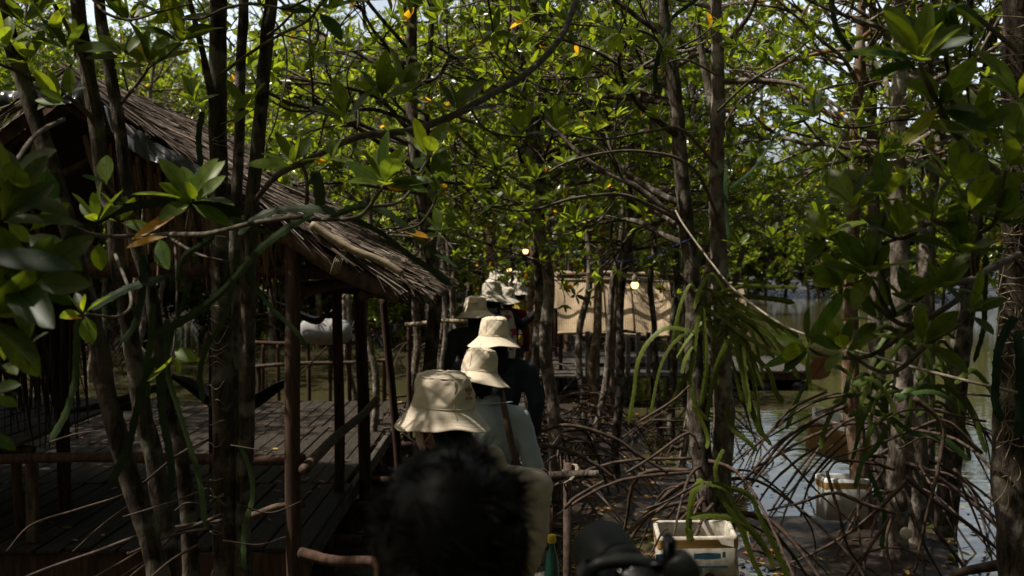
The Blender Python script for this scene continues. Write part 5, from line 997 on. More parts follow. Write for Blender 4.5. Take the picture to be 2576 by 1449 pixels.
# ------------------------------------------------------------------ foam boxes
def foam_box(name, label, c, size, rz, tilt, wall, mat_, soil=True, bands=(), prints=False, lid=False):
    w, l, h = size; t = empty(name, c, label, 'foam box'); Mx = (Euler((tilt[0], tilt[1], rz)).to_matrix()); t.rotation_euler = Euler((tilt[0], tilt[1], rz))
    mb = MB(); k = wall; n_ = 10
    ring = lambda x, y, z, r_: np.array([[sx*(x-r_)+r_*math.cos(a), sy*(y-r_)+r_*math.sin(a), z] for sx, sy, a0 in ((1, 1, 0), (-1, 1, math.pi/2), (-1, -1, math.pi), (1, -1, 1.5*math.pi)) for a in np.linspace(a0, a0+math.pi/2, n_//2)])
    rr = [ring(w/2*.94, l/2*.94, 0, .02), ring(w/2*.97, l/2*.97, h*.5, .025), ring(w/2, l/2, h-.01, .03), ring(w/2-.008, l/2-.008, h, .03), ring(w/2-k+.006, l/2-k+.006, h, .02), ring(w/2-k, l/2-k, h-.01, .02), ring(w/2-k-.01, l/2-k-.01, h*.5, .02), ring(w/2-k-.015, l/2-k-.015, .03, .02)]
    kk = len(rr[0]); g = np.random.default_rng(4); rr = [r_+g.normal(0, .0014, r_.shape) for r_ in rr]
    mb.add(np.vstack(rr), [grid_faces(len(rr), kk, True), np.arange(kk)[::-1][None], (np.arange(kk)+(len(rr)-1)*kk)[None]]); mb.build('box', M[mat_], t, local=True)
    if soil:
        mb = MB(); X, Y = np.meshgrid(np.linspace(-w/2+k+.006, w/2-k-.006, 22), np.linspace(-l/2+k+.006, l/2-k-.006, 16)); Z = h*.62+.02*np.sin(X*40+Y*23)*np.cos(Y*51)+.01*np.sin(X*97); mb.add(np.stack([X, Y, Z], -1).reshape(-1, 3), grid_faces(16, 22)); mb.build('soil', M['soil'], t, local=True)
    for (z0, z1) in bands:
        mb = MB(); a_, b_ = ring(w/2*(.94+.06*z0/h)+.0035, l/2*(.94+.06*z0/h)+.0035, z0, .03), ring(w/2*(.94+.06*z1/h)+.0035, l/2*(.94+.06*z1/h)+.0035, z1, .03); mb.add(np.vstack([a_, b_]), grid_faces(2, kk, True)); mb.build('tape', M['tape'], t, local=True)
    if prints:
        mb = MB()
        for (x0, z0, x1, z1) in [(-.52, .66, -.40, .76), (-.05, .69, .28, .765), (.30, .70, .34, .78), (-.18, .50, -.04, .62), (.0, .55, .36, .585), (.02, .50, .05, .55)]:
            pts = []
            for (xx, zz) in ((x0, z0), ((x0+x1)/2, z0+gm.uniform(-.015, .01)), (x1, z0), (x1, z1), ((x0+x1)/2, z1+gm.uniform(-.01, .015)), (x0, z1)):
                pts.append([xx*w, -l/2*(.94+.06*zz)-.003, zz*h])
            mb = MB(); mb.add(np.array(pts), np.arange(6)[None]); mb.build('print', M['print_blue'], t, local=True, smooth=False)
        th = np.arange(14)/14*TAU
        mb = MB(); mb.add(np.stack([.14*w+.03*np.cos(th)*(1+.2*np.sin(3*th)), np.full(14, -l/2*.96-.003), .42*h+.03*np.sin(th)], -1), np.arange(14)[None]); mb.build('print', M['plastic_black'], t, local=True, smooth=False)
        mb = MB(); X0 = .42*w; mb.add(np.array([[X0-.05, -l/2*.965-.003, .36*h], [X0+.035, -l/2*.965-.003, .34*h], [X0+.038, -l/2*.97-.003, .46*h], [X0-.045, -l/2*.97-.003, .44*h]]), np.arange(4)[None]); mb.build('tape', M['tape'], t, local=True, smooth=False)
    return t
a_ = at(1763, 1352, 6.15); fb = foam_box('foam_box', 'open dirty white foam box with blue print, a planter under the cactus', (a_[0]+.0, a_[1]+.15, a_[2]-.42), (.50, .36, .44), R(-4), (R(2), R(-2)), .03, 'foam_dirty', True, [(.37, .425)], True)
a_ = at(2130, 1206, 8.5); foam_box('foam_box', 'small upright white foam box with one tape band on the root mound', (a_[0], a_[1]+.12, a_[2]-.36), (.40, .26, .36), R(3), (R(-2), R(1)), .022, 'foam', True, [(.27, .325)])
a_ = at(2130, 1065, 9.4); foam_box('foam_box', 'tilted foam box wrapped in amber tape behind the small white one', (a_[0], a_[1]+.1, a_[2]-.34), (.76, .42, .36), R(-16), (R(6), R(14)), .03, 'foam', False, [(.05, .30)])
mb = MB(); c_ = at(2277, 1340, 7.0)
th = np.arange(20)/20*TAU; mb.add(np.vstack([np.stack([c_[0]+.042*r_*np.cos(th), np.full(20, c_[1]-q_), c_[2]+.042*r_*np.sin(th)], -1) for r_, q_ in ((.8, 0), (1, .005), (1, .03), (.9, .035), (.05, .03))]), [grid_faces(5, 20, True), np.arange(20)[None]]); tag(mb.build('plastic_lid', M['hat3'], origin=c_), 'round white plastic lid lying among the roots below the small foam box', 'lid')

# ------------------------------------------------------------------ lamps, ropes and strings
def bulb(px, py, d, r_, label, wire):
    c = at(px, py, d); t = empty('light_bulb', tuple(c), label, 'lamp'); mb = MB(); k = 16; pr = [(0, -1), (.5, -.9), (.87, -.5), (1, 0), (.93, .35), (.95, .4), (.62, .75), (.5, 1.0)]
    th = np.arange(k)/k*TAU; mb.add(np.vstack([np.stack([c[0]+r_*max(a, .02)*np.cos(th), c[1]+r_*max(a, .02)*np.sin(th), np.full(k, c[2]+r_*b_)], -1) for a, b_ in pr]), grid_faces(len(pr), k, True)); mb.build('glass', M['bulb'], t)
    mb = MB(); pr = [(.62, .7), (.72, .72), (.72, 2.0), (.55, 2.3), (.2, 2.9)]; mb.add(np.vstack([np.stack([c[0]+r_*a*np.cos(th), c[1]+r_*a*np.sin(th), np.full(k, c[2]+r_*b_)], -1) for a, b_ in pr]), grid_faces(len(pr), k, True)); mb.build('socket', M['bamboo'], t)
    mb = MB(); tube(mb, spline([c+np.array([0, 0, r_*2.6]), c+np.array([-.01, 0, wire*.5]), c+np.array([-.02, .02, wire])], 6), .004, 5); mb.build('wire', M['plastic_black'], t)
bulb(1597, 717, 8.5, .034, 'glowing pendant bulb in a tan socket hanging before the broad woven blind', .30)
bulb(1281, 679, 14.5, .035, 'small glowing bulb hanging over the farthest hats', .3)
bulb(1322, 632, 9.5, .028, 'small glowing bulb among the leaves above the trunk line', .3)
def line(name, pts, r_, m_, label, cat):
    mb = MB(); sp = spline(P(*pts), 10); tube(mb, sp, r_, 6); return tag(mb.build(name, M[m_], origin=sp[0]), label, cat)
line('rope', [(1700, 530, 5.95), (1720, 566, 5.8), (1786, 656, 5.6), (1848, 729, 5.3), (1950, 806, 4.9), (2033, 844, 4.5), (2234, 906, 3.9), (2400, 950, 3.6), (2560, 988, 3.45)], .006, 'rope', 'pale rope running from the spotted trunk down to the vine covered trunk', 'rope')
line('string', [(1180, 648, 9.5), (1280, 650, 10.0), (1368, 652, 10.1)], .005, 'string', 'thin blue string stretched over the farthest hats', 'string')
line('string', [(1385, 620, 10.1), (1440, 622, 9.7), (1470, 650, 9.6), (1600, 655, 9.0), (1740, 600, 6.2)], .005, 'string', 'thin blue cord strung between the trunks at the glowing bulb', 'string')

# ------------------------------------------------------------------ people
gp = np.random.default_rng(77)
def wrinkle(v, nrm, amp, sc, seed):
    g = np.random.default_rng(seed); s_ = np.zeros(len(v))
    for i in range(9):
        k = norm(g.normal(0, 1, 3)*np.array([1, 1, .75]))*sc*g.uniform(.45, 1.9); w = np.sin(v@(norm(g.normal(0, 1, 3))*sc*.45)+g.uniform(0, 6)); m_ = .5+.5*np.sin(v@(norm(g.normal(0, 1, 3))*sc*.35)+g.uniform(0, 6))
        s_ += ((1-np.abs(np.sin(v@k+1.4*w+g.uniform(0, 6))))**2.2-.3)*m_/(1+.12*i)
    return v+nrm*(amp*s_*.9)[:, None]
def fuse(mb, name, m, parent, voxel, smooth=3, amp=0, sc=30, seed=0):
    """join closed pieces into one continuous skin"""
    o = mb.build(name, m, None)
    md = o.modifiers.new('r', 'REMESH'); md.mode = 'VOXEL'; md.voxel_size = voxel; md.use_smooth_shade = True
    if smooth: ms = o.modifiers.new('s', 'SMOOTH'); ms.iterations = smooth; ms.factor = .5
    dg = bpy.context.evaluated_depsgraph_get(); me = bpy.data.meshes.new_from_object(o.evaluated_get(dg)); o.modifiers.clear(); o.data = me
    if not me.materials: me.materials.append(m)
    if amp:
        n_ = len(me.vertices); v = np.zeros(n_*3, np.float32); q = np.zeros(n_*3, np.float32); me.vertices.foreach_get('co', v); me.vertices.foreach_get('normal', q)
        v = wrinkle(v.reshape(-1, 3).astype(float), q.reshape(-1, 3).astype(float), amp, sc, seed); me.vertices.foreach_set('co', v.astype(np.float32).ravel()); me.update()
    me.polygons.foreach_set('use_smooth', np.ones(len(me.polygons), bool)); o.parent = parent
    return o
def hand(mb, w, d, side, s=1., curl=.5):
    d = norm(np.asarray(d, float)); side = norm(np.asarray(side, float)-d*np.dot(side, d)); pn = np.cross(d, side)
    c = np.asarray(w)+d*.045*s
    for o_ in (-.026, -.009, .009, .026): capsule(mb, np.asarray(w)+side*o_*.6*s, np.asarray(w)+d*.085*s+side*o_*s, .014*s, .0125*s, 8)
    for o_, L in zip((-.029, -.010, .010, .028), (.058, .075, .08, .07)):
        a = np.asarray(w)+d*.085*s+side*o_*s; b_ = a+norm(d*math.cos(curl*.6)-pn*math.sin(curl*.6)+side*o_*1.5)*L*.52*s; c_ = b_+norm(d*math.cos(curl*1.5)-pn*math.sin(curl*1.5))*L*.5*s
        capsule(mb, a, b_, .0098*s, .0088*s, 8); capsule(mb, b_, c_, .0088*s, .0072*s, 8)
    a = np.asarray(w)+d*.025*s+side*.024*s; b_ = a+norm(d*.75+side*.7-pn*.35)*.042*s; c_ = b_+norm(d*.95+side*.2-pn*.4)*.032*s
    capsule(mb, a, b_, .0125*s, .0105*s, 8); capsule(mb, b_, c_, .0105*s, .0082*s, 8)
def local_mesh(mb, name, m, parent, Mx=None, smooth=True, color=False):
    if Mx is not None: mb.v = [(v@np.array(Mx.to_3x3()).T)+np.array(Mx.translation) for v in mb.v]
    return mb.build(name, M[m], parent, smooth, local=True, color=color)
def person(x, y, H, label, shirt='white', pants='trouser', head_yaw=0, head_tilt=(0, 0), heading=0, hair='long', hairm='hair', hat=None, arms=None, lean=(0, 0), voxel=.010, sh=.185, sleeve='long', bulk=1.0, ears=True, mask=False, sleeve_m=None, z0=0.002, shz=0, neck_shift=0, hat_seed=1, hat_off=(0, 0), step=.12):
    s = H/1.7; t = empty('person', (x, y, z0), label, 'person', None); t.rotation_euler = (0, 0, heading)
    lx, ly = lean
    hip = np.array([0, 0, .90])*s; chest = np.array([lx*.7, ly*.7, 1.22])*s; neck = np.array([lx, ly, 1.42])*s
    hc = np.array([lx+neck_shift, ly+.025, 1.585])*s
    HM = Matrix.Translation(Vector(hc)) @ (Matrix.Rotation(head_yaw, 4, 'Z') @ Matrix.Rotation(head_tilt[0], 4, 'X') @ Matrix.Rotation(head_tilt[1], 4, 'Y'))
    tr = lambda *p: np.array(HM @ Vector(np.array(p)*s)); H3 = np.array(HM.to_3x3())
    arms = arms or {}
    J = {}
    for sg, nm in ((-1, 'L'), (1, 'R')):
        a = arms.get(nm) or {}
        S_ = np.array([lx+sg*sh/s, ly-.005, 1.362+shz])*s; E_ = np.array(a.get('e', (sg*.245+lx*.6, ly*.5-.03, 1.09)))*(1 if 'e' in a else s); W_ = np.array(a.get('w', (sg*.255+lx*.4, .06, .85)))*(1 if 'w' in a else s)
        J[nm] = (S_, E_, W_, a.get('side', (0, 1, 0)), a.get('curl', .5))
    feet = {'L': np.array([-.09, step, 0])*s, 'R': np.array([.09, -step*.7, 0])*s}
    def torso(mb, e):
        ellipsoid(mb, hip+np.array([0, 0, .02*s]), np.array([.155, .115, .14])*s*bulk+e); ellipsoid(mb, (hip+chest)/2+np.array([0, 0, .0]), np.array([.135, .10, .20])*s*bulk+e); ellipsoid(mb, chest, np.array([.155, .105, .19])*s*bulk+e)
        for nm in 'LR': capsule(mb, neck+np.array([0, 0, (shz*.6-.045)*s]), J[nm][0], .060*s+e, .048*s+e)
    # body: one continuous skin
    mb = MB(); torso(mb, -.012)
    ellipsoid(mb, tr(0, -.008, .012), np.array([.074, .094, .105])*s, M3=H3); ellipsoid(mb, tr(0, .03, -.06), np.array([.054, .062, .062])*s, M3=H3)
    capsule(mb, neck-np.array([0, 0, .05*s]), tr(0, -.02, -.05), .056*s, .052*s)
    capsule(mb, tr(0, .092, -.005), tr(0, .106, -.032), .008*s, .014*s)
    for q in (-.018, .018): capsule(mb, tr(-.016, .094, -.064+q*.3), tr(.016, .094, -.064+q*.3), .007*s, .007*s, 8)
    for sg in (-1, 1): ellipsoid(mb, tr(sg*.077, -.008, -.012), np.array([.011, .021, .032])*s, 8, 10, H3)
    for nm in 'LR':
        S_, E_, W_, sd_, cu = J[nm]; capsule(mb, S_, E_, .046*s, .036*s); capsule(mb, E_, W_, .036*s, .026*s); hand(mb, W_, W_-E_, sd_, s, cu)
        sg = -1 if nm == 'L' else 1; hp = hip+np.array([sg*.085, 0, -.02])*s; f_ = feet[nm]; kn = (hp+f_)/2+np.array([0, .045, .02])*s; an = f_+np.array([0, 0, .085])*s
        capsule(mb, hp, kn, .078*s, .054*s); capsule(mb, kn, an, .052*s, .036*s); capsule(mb, an+np.array([0, -.02, -.04])*s, f_+np.array([0, .15, .035])*s, .042*s, .034*s)
    fuse(mb, 'body', M['skin'], t, voxel*.8, 2)
    for sg in (-1, 1):
        mb = MB(); ellipsoid(mb, tr(sg*.031, .082, .0), np.array([.012, .010, .010])*s, 8, 12); local_mesh(mb, 'eye', 'eye', t)
    # shirt with sleeves
    mb = MB(); torso(mb, .014); ellipsoid(mb, hip+np.array([0, 0, -.02*s]), np.array([.165, .13, .13])*s*bulk+.008)
    capsule(mb, neck-np.array([0, .005, .06*s]), neck+np.array([0, .0, .0])*s, .075*s, .062*s)
    mbs = mb if sleeve_m is None else MB()
    for nm in 'LR':
        S_, E_, W_, _, _ = J[nm]
        if sleeve == 'long': capsule(mbs, S_, E_, .059*s*bulk, .055*s*bulk); capsule(mbs, E_, E_+(W_-E_)*.88, .055*s*bulk, .043*s*bulk)
        else: capsule(mbs, S_, S_+(E_-S_)*.75, .066*s*bulk, .064*s*bulk)
    fuse(mb, 'shirt', M[shirt], t, voxel, 2, .0065, 23, int(x*100+y*37)+5)
    if sleeve_m: fuse(mbs, 'sleeve', M[sleeve_m], t, voxel, 2, .003, 30, 3)
    # collar
    if hair != 'long':
        mb = MB(); th = np.arange(24)/24*TAU; cs = [(.066, -.02), (.062, .012), (.066, .03), (.072, .012), (.078, -.015)]
        mb.add(np.vstack([np.stack([neck[0]+a*s*np.cos(th), neck[1]+a*s*1.02*np.sin(th), neck[2]+(b_+.012*np.sin(th)*-1)*s], -1) for a, b_ in cs]), grid_faces(len(cs), 24, True)); local_mesh(mb, 'collar', shirt, t)
    # trousers and shoes
    mb = MB(); ellipsoid(mb, hip+np.array([0, 0, -.01])*s, np.array([.158, .122, .13])*s)
    for nm, sg in (('L', -1), ('R', 1)):
        hp = hip+np.array([sg*.085, 0, -.02])*s; f_ = feet[nm]; kn = (hp+f_)/2+np.array([0, .045, .02])*s; an = f_+np.array([0, 0, .11])*s; capsule(mb, hp, kn, .092*s, .07*s); capsule(mb, kn, an, .07*s, .062*s)
    fuse(mb, 'trousers', M[pants], t, voxel*1.2, 2, .004, 22, 8)
    for nm in 'LR':
        f_ = feet[nm]; mb = MB(); capsule(mb, f_+np.array([0, -.03, .05])*s, f_+np.array([0, .15, .044])*s, .05*s, .042*s); fuse(mb, 'shoe', M['plastic_black'], t, .012, 1)
    # hair
    if hair:
        mb = MB(); ellipsoid(mb, tr(0, -.020, .0 if hat else .028), np.array([.078, .090, .085 if hat else .106])*s, M3=H3)
        if hair == 'long':
            for i in range(9):
                a = (i-4)*.30; q0 = -.05 if hat else 0.; capsule(mb, tr(.060*math.sin(a), -.022-.055*math.cos(a), q0), np.array(tr(.085*math.sin(a), -.05-.058*math.cos(a), -.14))*[1, 1, 1]+np.array([0, 0, -.02*(i % 2)*s]), .034*s, .022*s, 8)
                capsule(mb, tr(.085*math.sin(a), -.05-.058*math.cos(a), -.14), np.array([lx+.07*math.sin(a), ly-.115, 1.24-.04*(i % 3)])*s, .024*s, .008*s, 8)
        elif hair == 'bun':
            ellipsoid(mb, tr(0, -.10, .10), np.array([.042, .042, .04])*s)
        elif hair == 'neck':
            for i in range(9):
                a = (i-4)*.30; q0 = -.045 if hat else 0.; capsule(mb, tr(.056*math.sin(a), -.022-.052*math.cos(a), q0), tr(.066*math.sin(a), -.022-.068*math.cos(a), -.125-.02*(i % 2)), .032*s, .012*s, 8)
        fuse(mb, 'hair', M[hairm], t, .008, 1, .0035, 90, 5)
    if hat: make_hat(t, HM, s, **hat, seed=hat_seed)
    if mask:
        mb = MB(); n1, n2 = 18, 10; a = np.linspace(-1.25, 1.25, n1); z = np.linspace(-.115, -.006, n2); A, Zz = np.meshgrid(a, z, indexing='ij'); rx, ry = .080, .118-.05*np.abs(np.sin(A))**2
        rz = 1-.22*((Zz+.05)/.06)**2*.5; v = np.stack([rx*np.sin(A)*rz, (ry*np.cos(A)*rz+.006), Zz+.012*np.cos(A*2)*0], -1).reshape(-1, 3)*s
        v2 = v*.985; mb.add(v, grid_faces(n1, n2)); mb.add(v2, grid_faces(n1, n2)[:, ::-1])
        o = local_mesh(mb, 'face_mask', 'pink', t, HM)
        for sg in (-1, 1):
            mb = MB(); q = [np.array((sg*.077, .036, -.01))*s, np.array((sg*.086, -.005, .0))*s, np.array((sg*.087, -.028, -.018))*s, np.array((sg*.084, -.01, -.05))*s, np.array((sg*.075, .036, -.085))*s]; tube(mb, spline(q, 6), .0022, 5); local_mesh(mb, 'ear_loop', 'pink', t, HM)
    return t, J, HM
def lathe_hat(profile, k, wob, seed, sq=(1, 1)):
    g = np.random.default_rng(seed); th = np.arange(k)/k*TAU; ph = g.uniform(0, 6, 6); out = []
    for r, z, w in profile:
        q = w*wob*(np.sin(2*th+ph[0])+.6*np.sin(3*th+ph[1])+.35*np.sin(5*th+ph[2])+.25*np.sin(8*th+ph[3]))
        out.append(np.stack([r*sq[0]*np.cos(th), r*sq[1]*np.sin(th), z+q], -1))
    return np.array(out)
def make_hat(t, HM, s, m='hat2', kind='bucket', tilt=(0, 0), emblem=None, size=1., drop=.02, brim=.157, slope=.075, seed=1, wave=.006, crown_h=.115):
    """bucket hat: the crown is the part itself, brim, bands and emblem are its sub-parts"""
    HX = HM @ Matrix.Translation(Vector((0, -.012*s, (.118-crown_h+drop)*s))) @ Euler((tilt[0], tilt[1], 0)).to_matrix().to_4x4()
    k = 72; sq = (1, 1.12); sz = size; g = np.random.default_rng(seed)
    h = crown_h
    prof = [(.004, h+.004), (.03, h+.005), (.05, h+.002), (.062, h-.002), (.071, h-.0065), (.0775, h-.013), (.0815, h-.021), (.0845, h-.032), (.089, h-.05), (.092, h-.07), (.0945, h-.09), (.0965, .008), (.097, 0.)]
    pr = np.array(prof); f_ = np.interp(np.linspace(0, len(pr)-1, 40), np.arange(len(pr)), np.arange(len(pr))); pp = np.stack([np.interp(f_, np.arange(len(pr)), pr[:, i]) for i in (0, 1)], -1)
    th = np.arange(k)/k*TAU; rr = []
    for r, z in pp:
        q = .6*.0035*(np.sin(3*th+g.uniform(-.2, .2)+40*z+seed)+np.sin(5*th-55*z+seed*2))*np.clip(r/.08, 0, 1)+.0012*np.sin(9*th+120*z+seed)+.0006*np.sin(17*th-160*z)*(r > .05)
        if z < .015: q = q*z/.015
        r2 = r+q*(1 if r > .07 else .2); z2 = z+(q*1.4 if r <= .08 else 0)
        rr.append(np.stack([r2*sq[0]*np.cos(th), r2*sq[1]*np.sin(th), z2+0*th], -1))
    mb = MB(); mb.add(np.array(rr).reshape(-1, 3)*s*sz, [grid_faces(len(rr), k, True)[:, ::-1], np.arange(k)[None]])
    H_ = local_mesh(mb, 'hat', m, t, HX)
    n_ = 26; u = np.linspace(0, 1, n_); r_ = .097+(brim-.097)*u; z_ = -slope*(u**.85); pr = []
    for a, b_, uu in zip(r_, z_, u): pr.append((a+.0005*math.sin(uu*60), b_+.0009*math.sin(uu*62)*(uu > .15), uu**1.6))
    pr += [(r_[-1]+.002, z_[-1]-.002, 1.), (r_[-1], z_[-1]-.0045, 1.)]+[(a, b_-.0045, uu**1.6) for a, b_, uu in list(zip(r_, z_, u))[::-3]]
    v = lathe_hat(pr, k, wave, seed, sq); mb = MB(); mb.add(v.reshape(-1, 3)*s*sz, grid_faces(len(pr), k, True)[:, ::-1]); local_mesh(mb, 'brim', m, H_, HX)
    for zz, rad, nm in ((h-.013, .0785, 'seam'), (.001, .0985, 'seam')):
        mb = MB(); a = np.linspace(0, TAU, 49)[:-1]; q = np.stack([rad*sq[0]*np.cos(a), rad*sq[1]*np.sin(a), 0*a+zz], -1)*s*sz; a2 = np.arange(6)/6*TAU
        rad_d = np.stack([np.cos(a), np.sin(a), 0*a], -1); vv = q[:, None]+.0016*(np.cos(a2)[None, :, None]*rad_d[:, None]+np.sin(a2)[None, :, None]*np.array([0, 0, 1.])); 
        f1 = np.array([[i*6+j, i*6+(j+1) % 6, ((i+1) % 48)*6+(j+1) % 6, ((i+1) % 48)*6+j] for i in range(48) for j in range(6)]); mb.add(vv.reshape(-1, 3), f1); local_mesh(mb, nm, m, H_, HX)
    for a in (-2.15, 1.0):   # side seams from crown to brim edge
        mb = MB(); q = [np.array([(r+.0004)*math.cos(a)*sq[0], (r+.0004)*math.sin(a)*sq[1], z]) for r, z in ((.083, h-.014), (.089, h-.05), (.097, .0), (.115, -slope*.37), (brim-.01, -slope*.9))]; tube(mb, spline(np.array(q)*s*sz, 8), .0011, 5); local_mesh(mb, 'seam', 'seam', H_, HX)
    on = lambda a, z: np.array([(np.interp(-z, [-h+.02, -h+.05, 0], [.0845, .089, .097])+.0045)*math.cos(a)*sq[0], (np.interp(-z, [-h+.02, -h+.05, 0], [.0845, .089, .097])+.0045)*math.sin(a)*sq[1], z])*s*sz
    if emblem:
        a0, z0, kind_ = emblem
        def patch(fn, w_, h_, n1, n2, z_, matk):
            mb = MB(); idx = {}
            V, Fq = [], []
            def vid(i, j):
                if (i, j) not in idx: idx[(i, j)] = len(V); V.append(on(a0+((i/n1)-.5)*w_/.095, z_+((j/n2)-.5)*h_))
                return idx[(i, j)]
            for i in range(n1):
                for j in range(n2):
                    if fn((i+.5)/n1*2-1, (j+.5)/n2*2-1): Fq.append([vid(i, j), vid(i+1, j), vid(i+1, j+1), vid(i, j+1)])
            mb.add(np.array(V), np.array(Fq)); return local_mesh(mb, 'emblem', matk, H_, HX, smooth=False)
        if kind_ == 'leaf':
            def lens(x, y, cx, cy, ang, L, w_):
                dx, dy = x-cx, y-cy; u_ = dx*math.cos(ang)+dy*math.sin(ang); v_ = -dx*math.sin(ang)+dy*math.cos(ang); return 0 <= u_ <= L and abs(v_) < w_*math.sin(math.pi*min(max(u_/L, 0), 1))**.8*(1-.25*u_/L)
            def tre(x, y):
                b_ = lens(x, y, 0, -.85, math.pi/2, 1.8, .40) or lens(x, y, -.05, -.85, math.pi*.70, 1.75, .42) or lens(x, y, .05, -.85, math.pi*.30, 1.75, .42)
                if abs(x) > .36 and y > -.1 and abs(abs(x)-(.28+.08*y)) < .035: return False
                for ys in (-.30, -.46, -.62):
                    if abs(y-ys) < .045 and y < -.15: return False
                return b_
            patch(tre, .038, .036, 44, 44, z0, 'emblem')
            cu = bpy.data.curves.new('t', 'FONT'); cu.body = 'adidas'; cu.size = .0165; cu.align_x = 'CENTER'; cu.space_character = .92; cu.offset = .0004; cu.resolution_u = 3
            fo = bpy.data.objects.new('t', cu); COL.objects.link(fo); dg = bpy.context.evaluated_depsgraph_get(); me = bpy.data.meshes.new_from_object(fo.evaluated_get(dg)); bpy.data.objects.remove(fo)
            mb = MB(); V = np.array([list(q.co) for q in me.vertices]); vv = np.array([on(a0+q[0]/.095, z0-.030+q[1]) for q in V]); mb.v.append(vv); mb.c.append(np.ones((len(vv), 4))); mb.n = len(vv)
            for p_ in me.polygons: mb.f.append(np.array([list(p_.vertices)]))
            bpy.data.meshes.remove(me); local_mesh(mb, 'lettering', 'emblem', H_, HX, smooth=False)
        else:
            gg = np.random.default_rng(3); rows = gg.random((60, 12))
            def scr(x, y): return abs(y-.25*math.sin(x*5)) < .28+.3*math.sin(x*9)*math.sin(x*23) and rows[int((x+1)*29.9), int((y+1)*5.9)] > .3
            patch(scr, .07, .026, 60, 12, z0, 'green_print')
    return H_
def X_(px, d): return (px-1288)*d/F
# heights: top of the head (without hat) over the boardwalk
PEOPLE = {}
PEOPLE['man'] = person(X_(1128, 1.15), 1.15, 1.74, 'person with tousled short black hair right in front of the camera', 'charcoal', 'trouser', hair=None, head_tilt=(-.12, .04), voxel=.010, sh=.2, bulk=1.1,
    arms={'R': {'e': (.34, .12, 1.16), 'w': (.295, .16, 1.40), 'side': (-1, .3, 0), 'curl': .9}})
t, J, HM = PEOPLE['man']
# tousled hair strands on the scalp
mb = MB(); Nn = 5200; s = 1.74/1.7; g = gp
dirs = norm(g.normal(0, 1, (Nn*3, 3))); dirs = dirs[(dirs[:, 2] > -.62) & ~((dirs[:, 1] > .45) & (dirs[:, 2] < .45))][:Nn]; Nn = len(dirs)
root_ = dirs*np.array([.080, .097, .103])*s+np.array([0, -.010, .014])*s
tuft = norm(g.normal(0, 1, (160, 3))); ti = np.argmax(dirs@tuft.T, 1); td = norm(tuft*.65+g.normal(0, .40, (160, 3))+np.array([.05, -.15, .0]))
dn = np.array([.05, -.25, 1.])-dirs*(dirs@np.array([.05, -.25, 1.]))[:, None]; tg = td[ti]-dirs*np.sum(td[ti]*dirs, 1)[:, None]; D = norm(dirs*.10-norm(dn)*.62+norm(tg)*.62+g.normal(0, .06, (Nn, 3))); L = g.uniform(.025, .05, Nn)*(1+.25*(g.random(Nn) < .06))
tt_ = np.array([0, .3, .65, 1.]); drop_ = (tt_[None]**2*L[:, None]*g.uniform(.1, .4, Nn)[:, None]); mid = root_[:, None]+D[:, None]*(L[:, None]*tt_[None])[..., None]; mid[..., 2] -= drop_*.6; mid -= dirs[:, None]*drop_[..., None]*.35
sd_ = norm(np.cross(D, dirs+g.normal(0, .2, (Nn, 3)))); nn_ = np.cross(sd_, D); w_ = (np.array([1, .9, .6, .05])*.0016)[None, :, None]
v = np.stack([mid-sd_[:, None]*w_, mid+nn_[:, None]*w_*.6, mid+sd_[:, None]*w_], 2); i = np.arange(3)[:, None]*3; f = np.concatenate([np.concatenate([i, i+1, i+4, i+3], 1), np.concatenate([i+1, i+2, i+5, i+4], 1), np.concatenate([i+2, i, i+3, i+5], 1)])
mb.add(v.reshape(-1, 3), (f[None]+(np.arange(Nn)*12)[:, None, None]).reshape(-1, 4)); ellipsoid(mb, np.array([0, -.016, .014])*s, np.array([.084, .100, .107])*s, 20, 30)
ellipsoid(mb, np.array([0, -.050, -.055])*s, np.array([.066, .055, .06])*s, 14, 20)
local_mesh(mb, 'hair', 'hair', t, HM)
# the group ahead
PEOPLE['h1'] = person(X_(1092, 3.3), 3.3, 1.54, 'person in a cream top, pink mask and wide bucket hat with an embroidered leaf emblem', 'cream', 'khaki', heading=.35, head_yaw=.60, head_tilt=(-.08, -.02), hair='long', mask=True, sh=.168, bulk=1.02, lean=(.20, -.05), neck_shift=-.18, shz=-.05,
    hat=dict(m='hat1', tilt=(.10, .07), brim=.143, slope=.062, crown_h=.108, emblem=(-.62-.95, .062, 'leaf'), size=1.13, wave=.007, drop=.034), hat_seed=4)
PEOPLE['h2'] = person(X_(1203, 4.9), 4.9, 1.50, 'person in a pale blue grey shirt and bucket hat, brown strap over one shoulder', 'chambray', 'trouser', hair='neck', sh=.150, bulk=1.10, lean=(.06, 0), neck_shift=-.053, shz=-.035, head_tilt=(-.1, .03), hat=dict(m='hat2', tilt=(-.06, .06), brim=.170, slope=.066, crown_h=.122, size=1.06, drop=.0), hat_seed=9,
    arms={'R': {'e': (.275, -.03, .93), 'w': (.325, .03, .73), 'side': (0, 1, 0), 'curl': .9}})
PEOPLE['h3'] = person(X_(1243, 6.2), 6.2, 1.575, 'person with long black hair in a dark denim jacket and beige bucket hat', 'denim', 'trouser', hair='long', sh=.205, bulk=1.12, hat=dict(m='hat2', tilt=(-.03, .02), brim=.168, slope=.064, crown_h=.115, size=1.06, drop=.0), hat_seed=15, voxel=.012, arms={'R': {'e': (.262, -.03, 1.06), 'w': (.25, .06, .84)}})
PEOPLE['h4'] = person(X_(1196, 8.8), 8.8, 1.58, 'person in a charcoal top and bucket hat with a green print on its crown', 'charcoal', 'trouser', hair='neck', sh=.19, hat=dict(m='hat2', tilt=(-.08, -.04), brim=.160, slope=.055, crown_h=.108, size=1.2, emblem=(-math.pi/2-.1, .05, 'scribble'), drop=.0), hat_seed=22, voxel=.013)
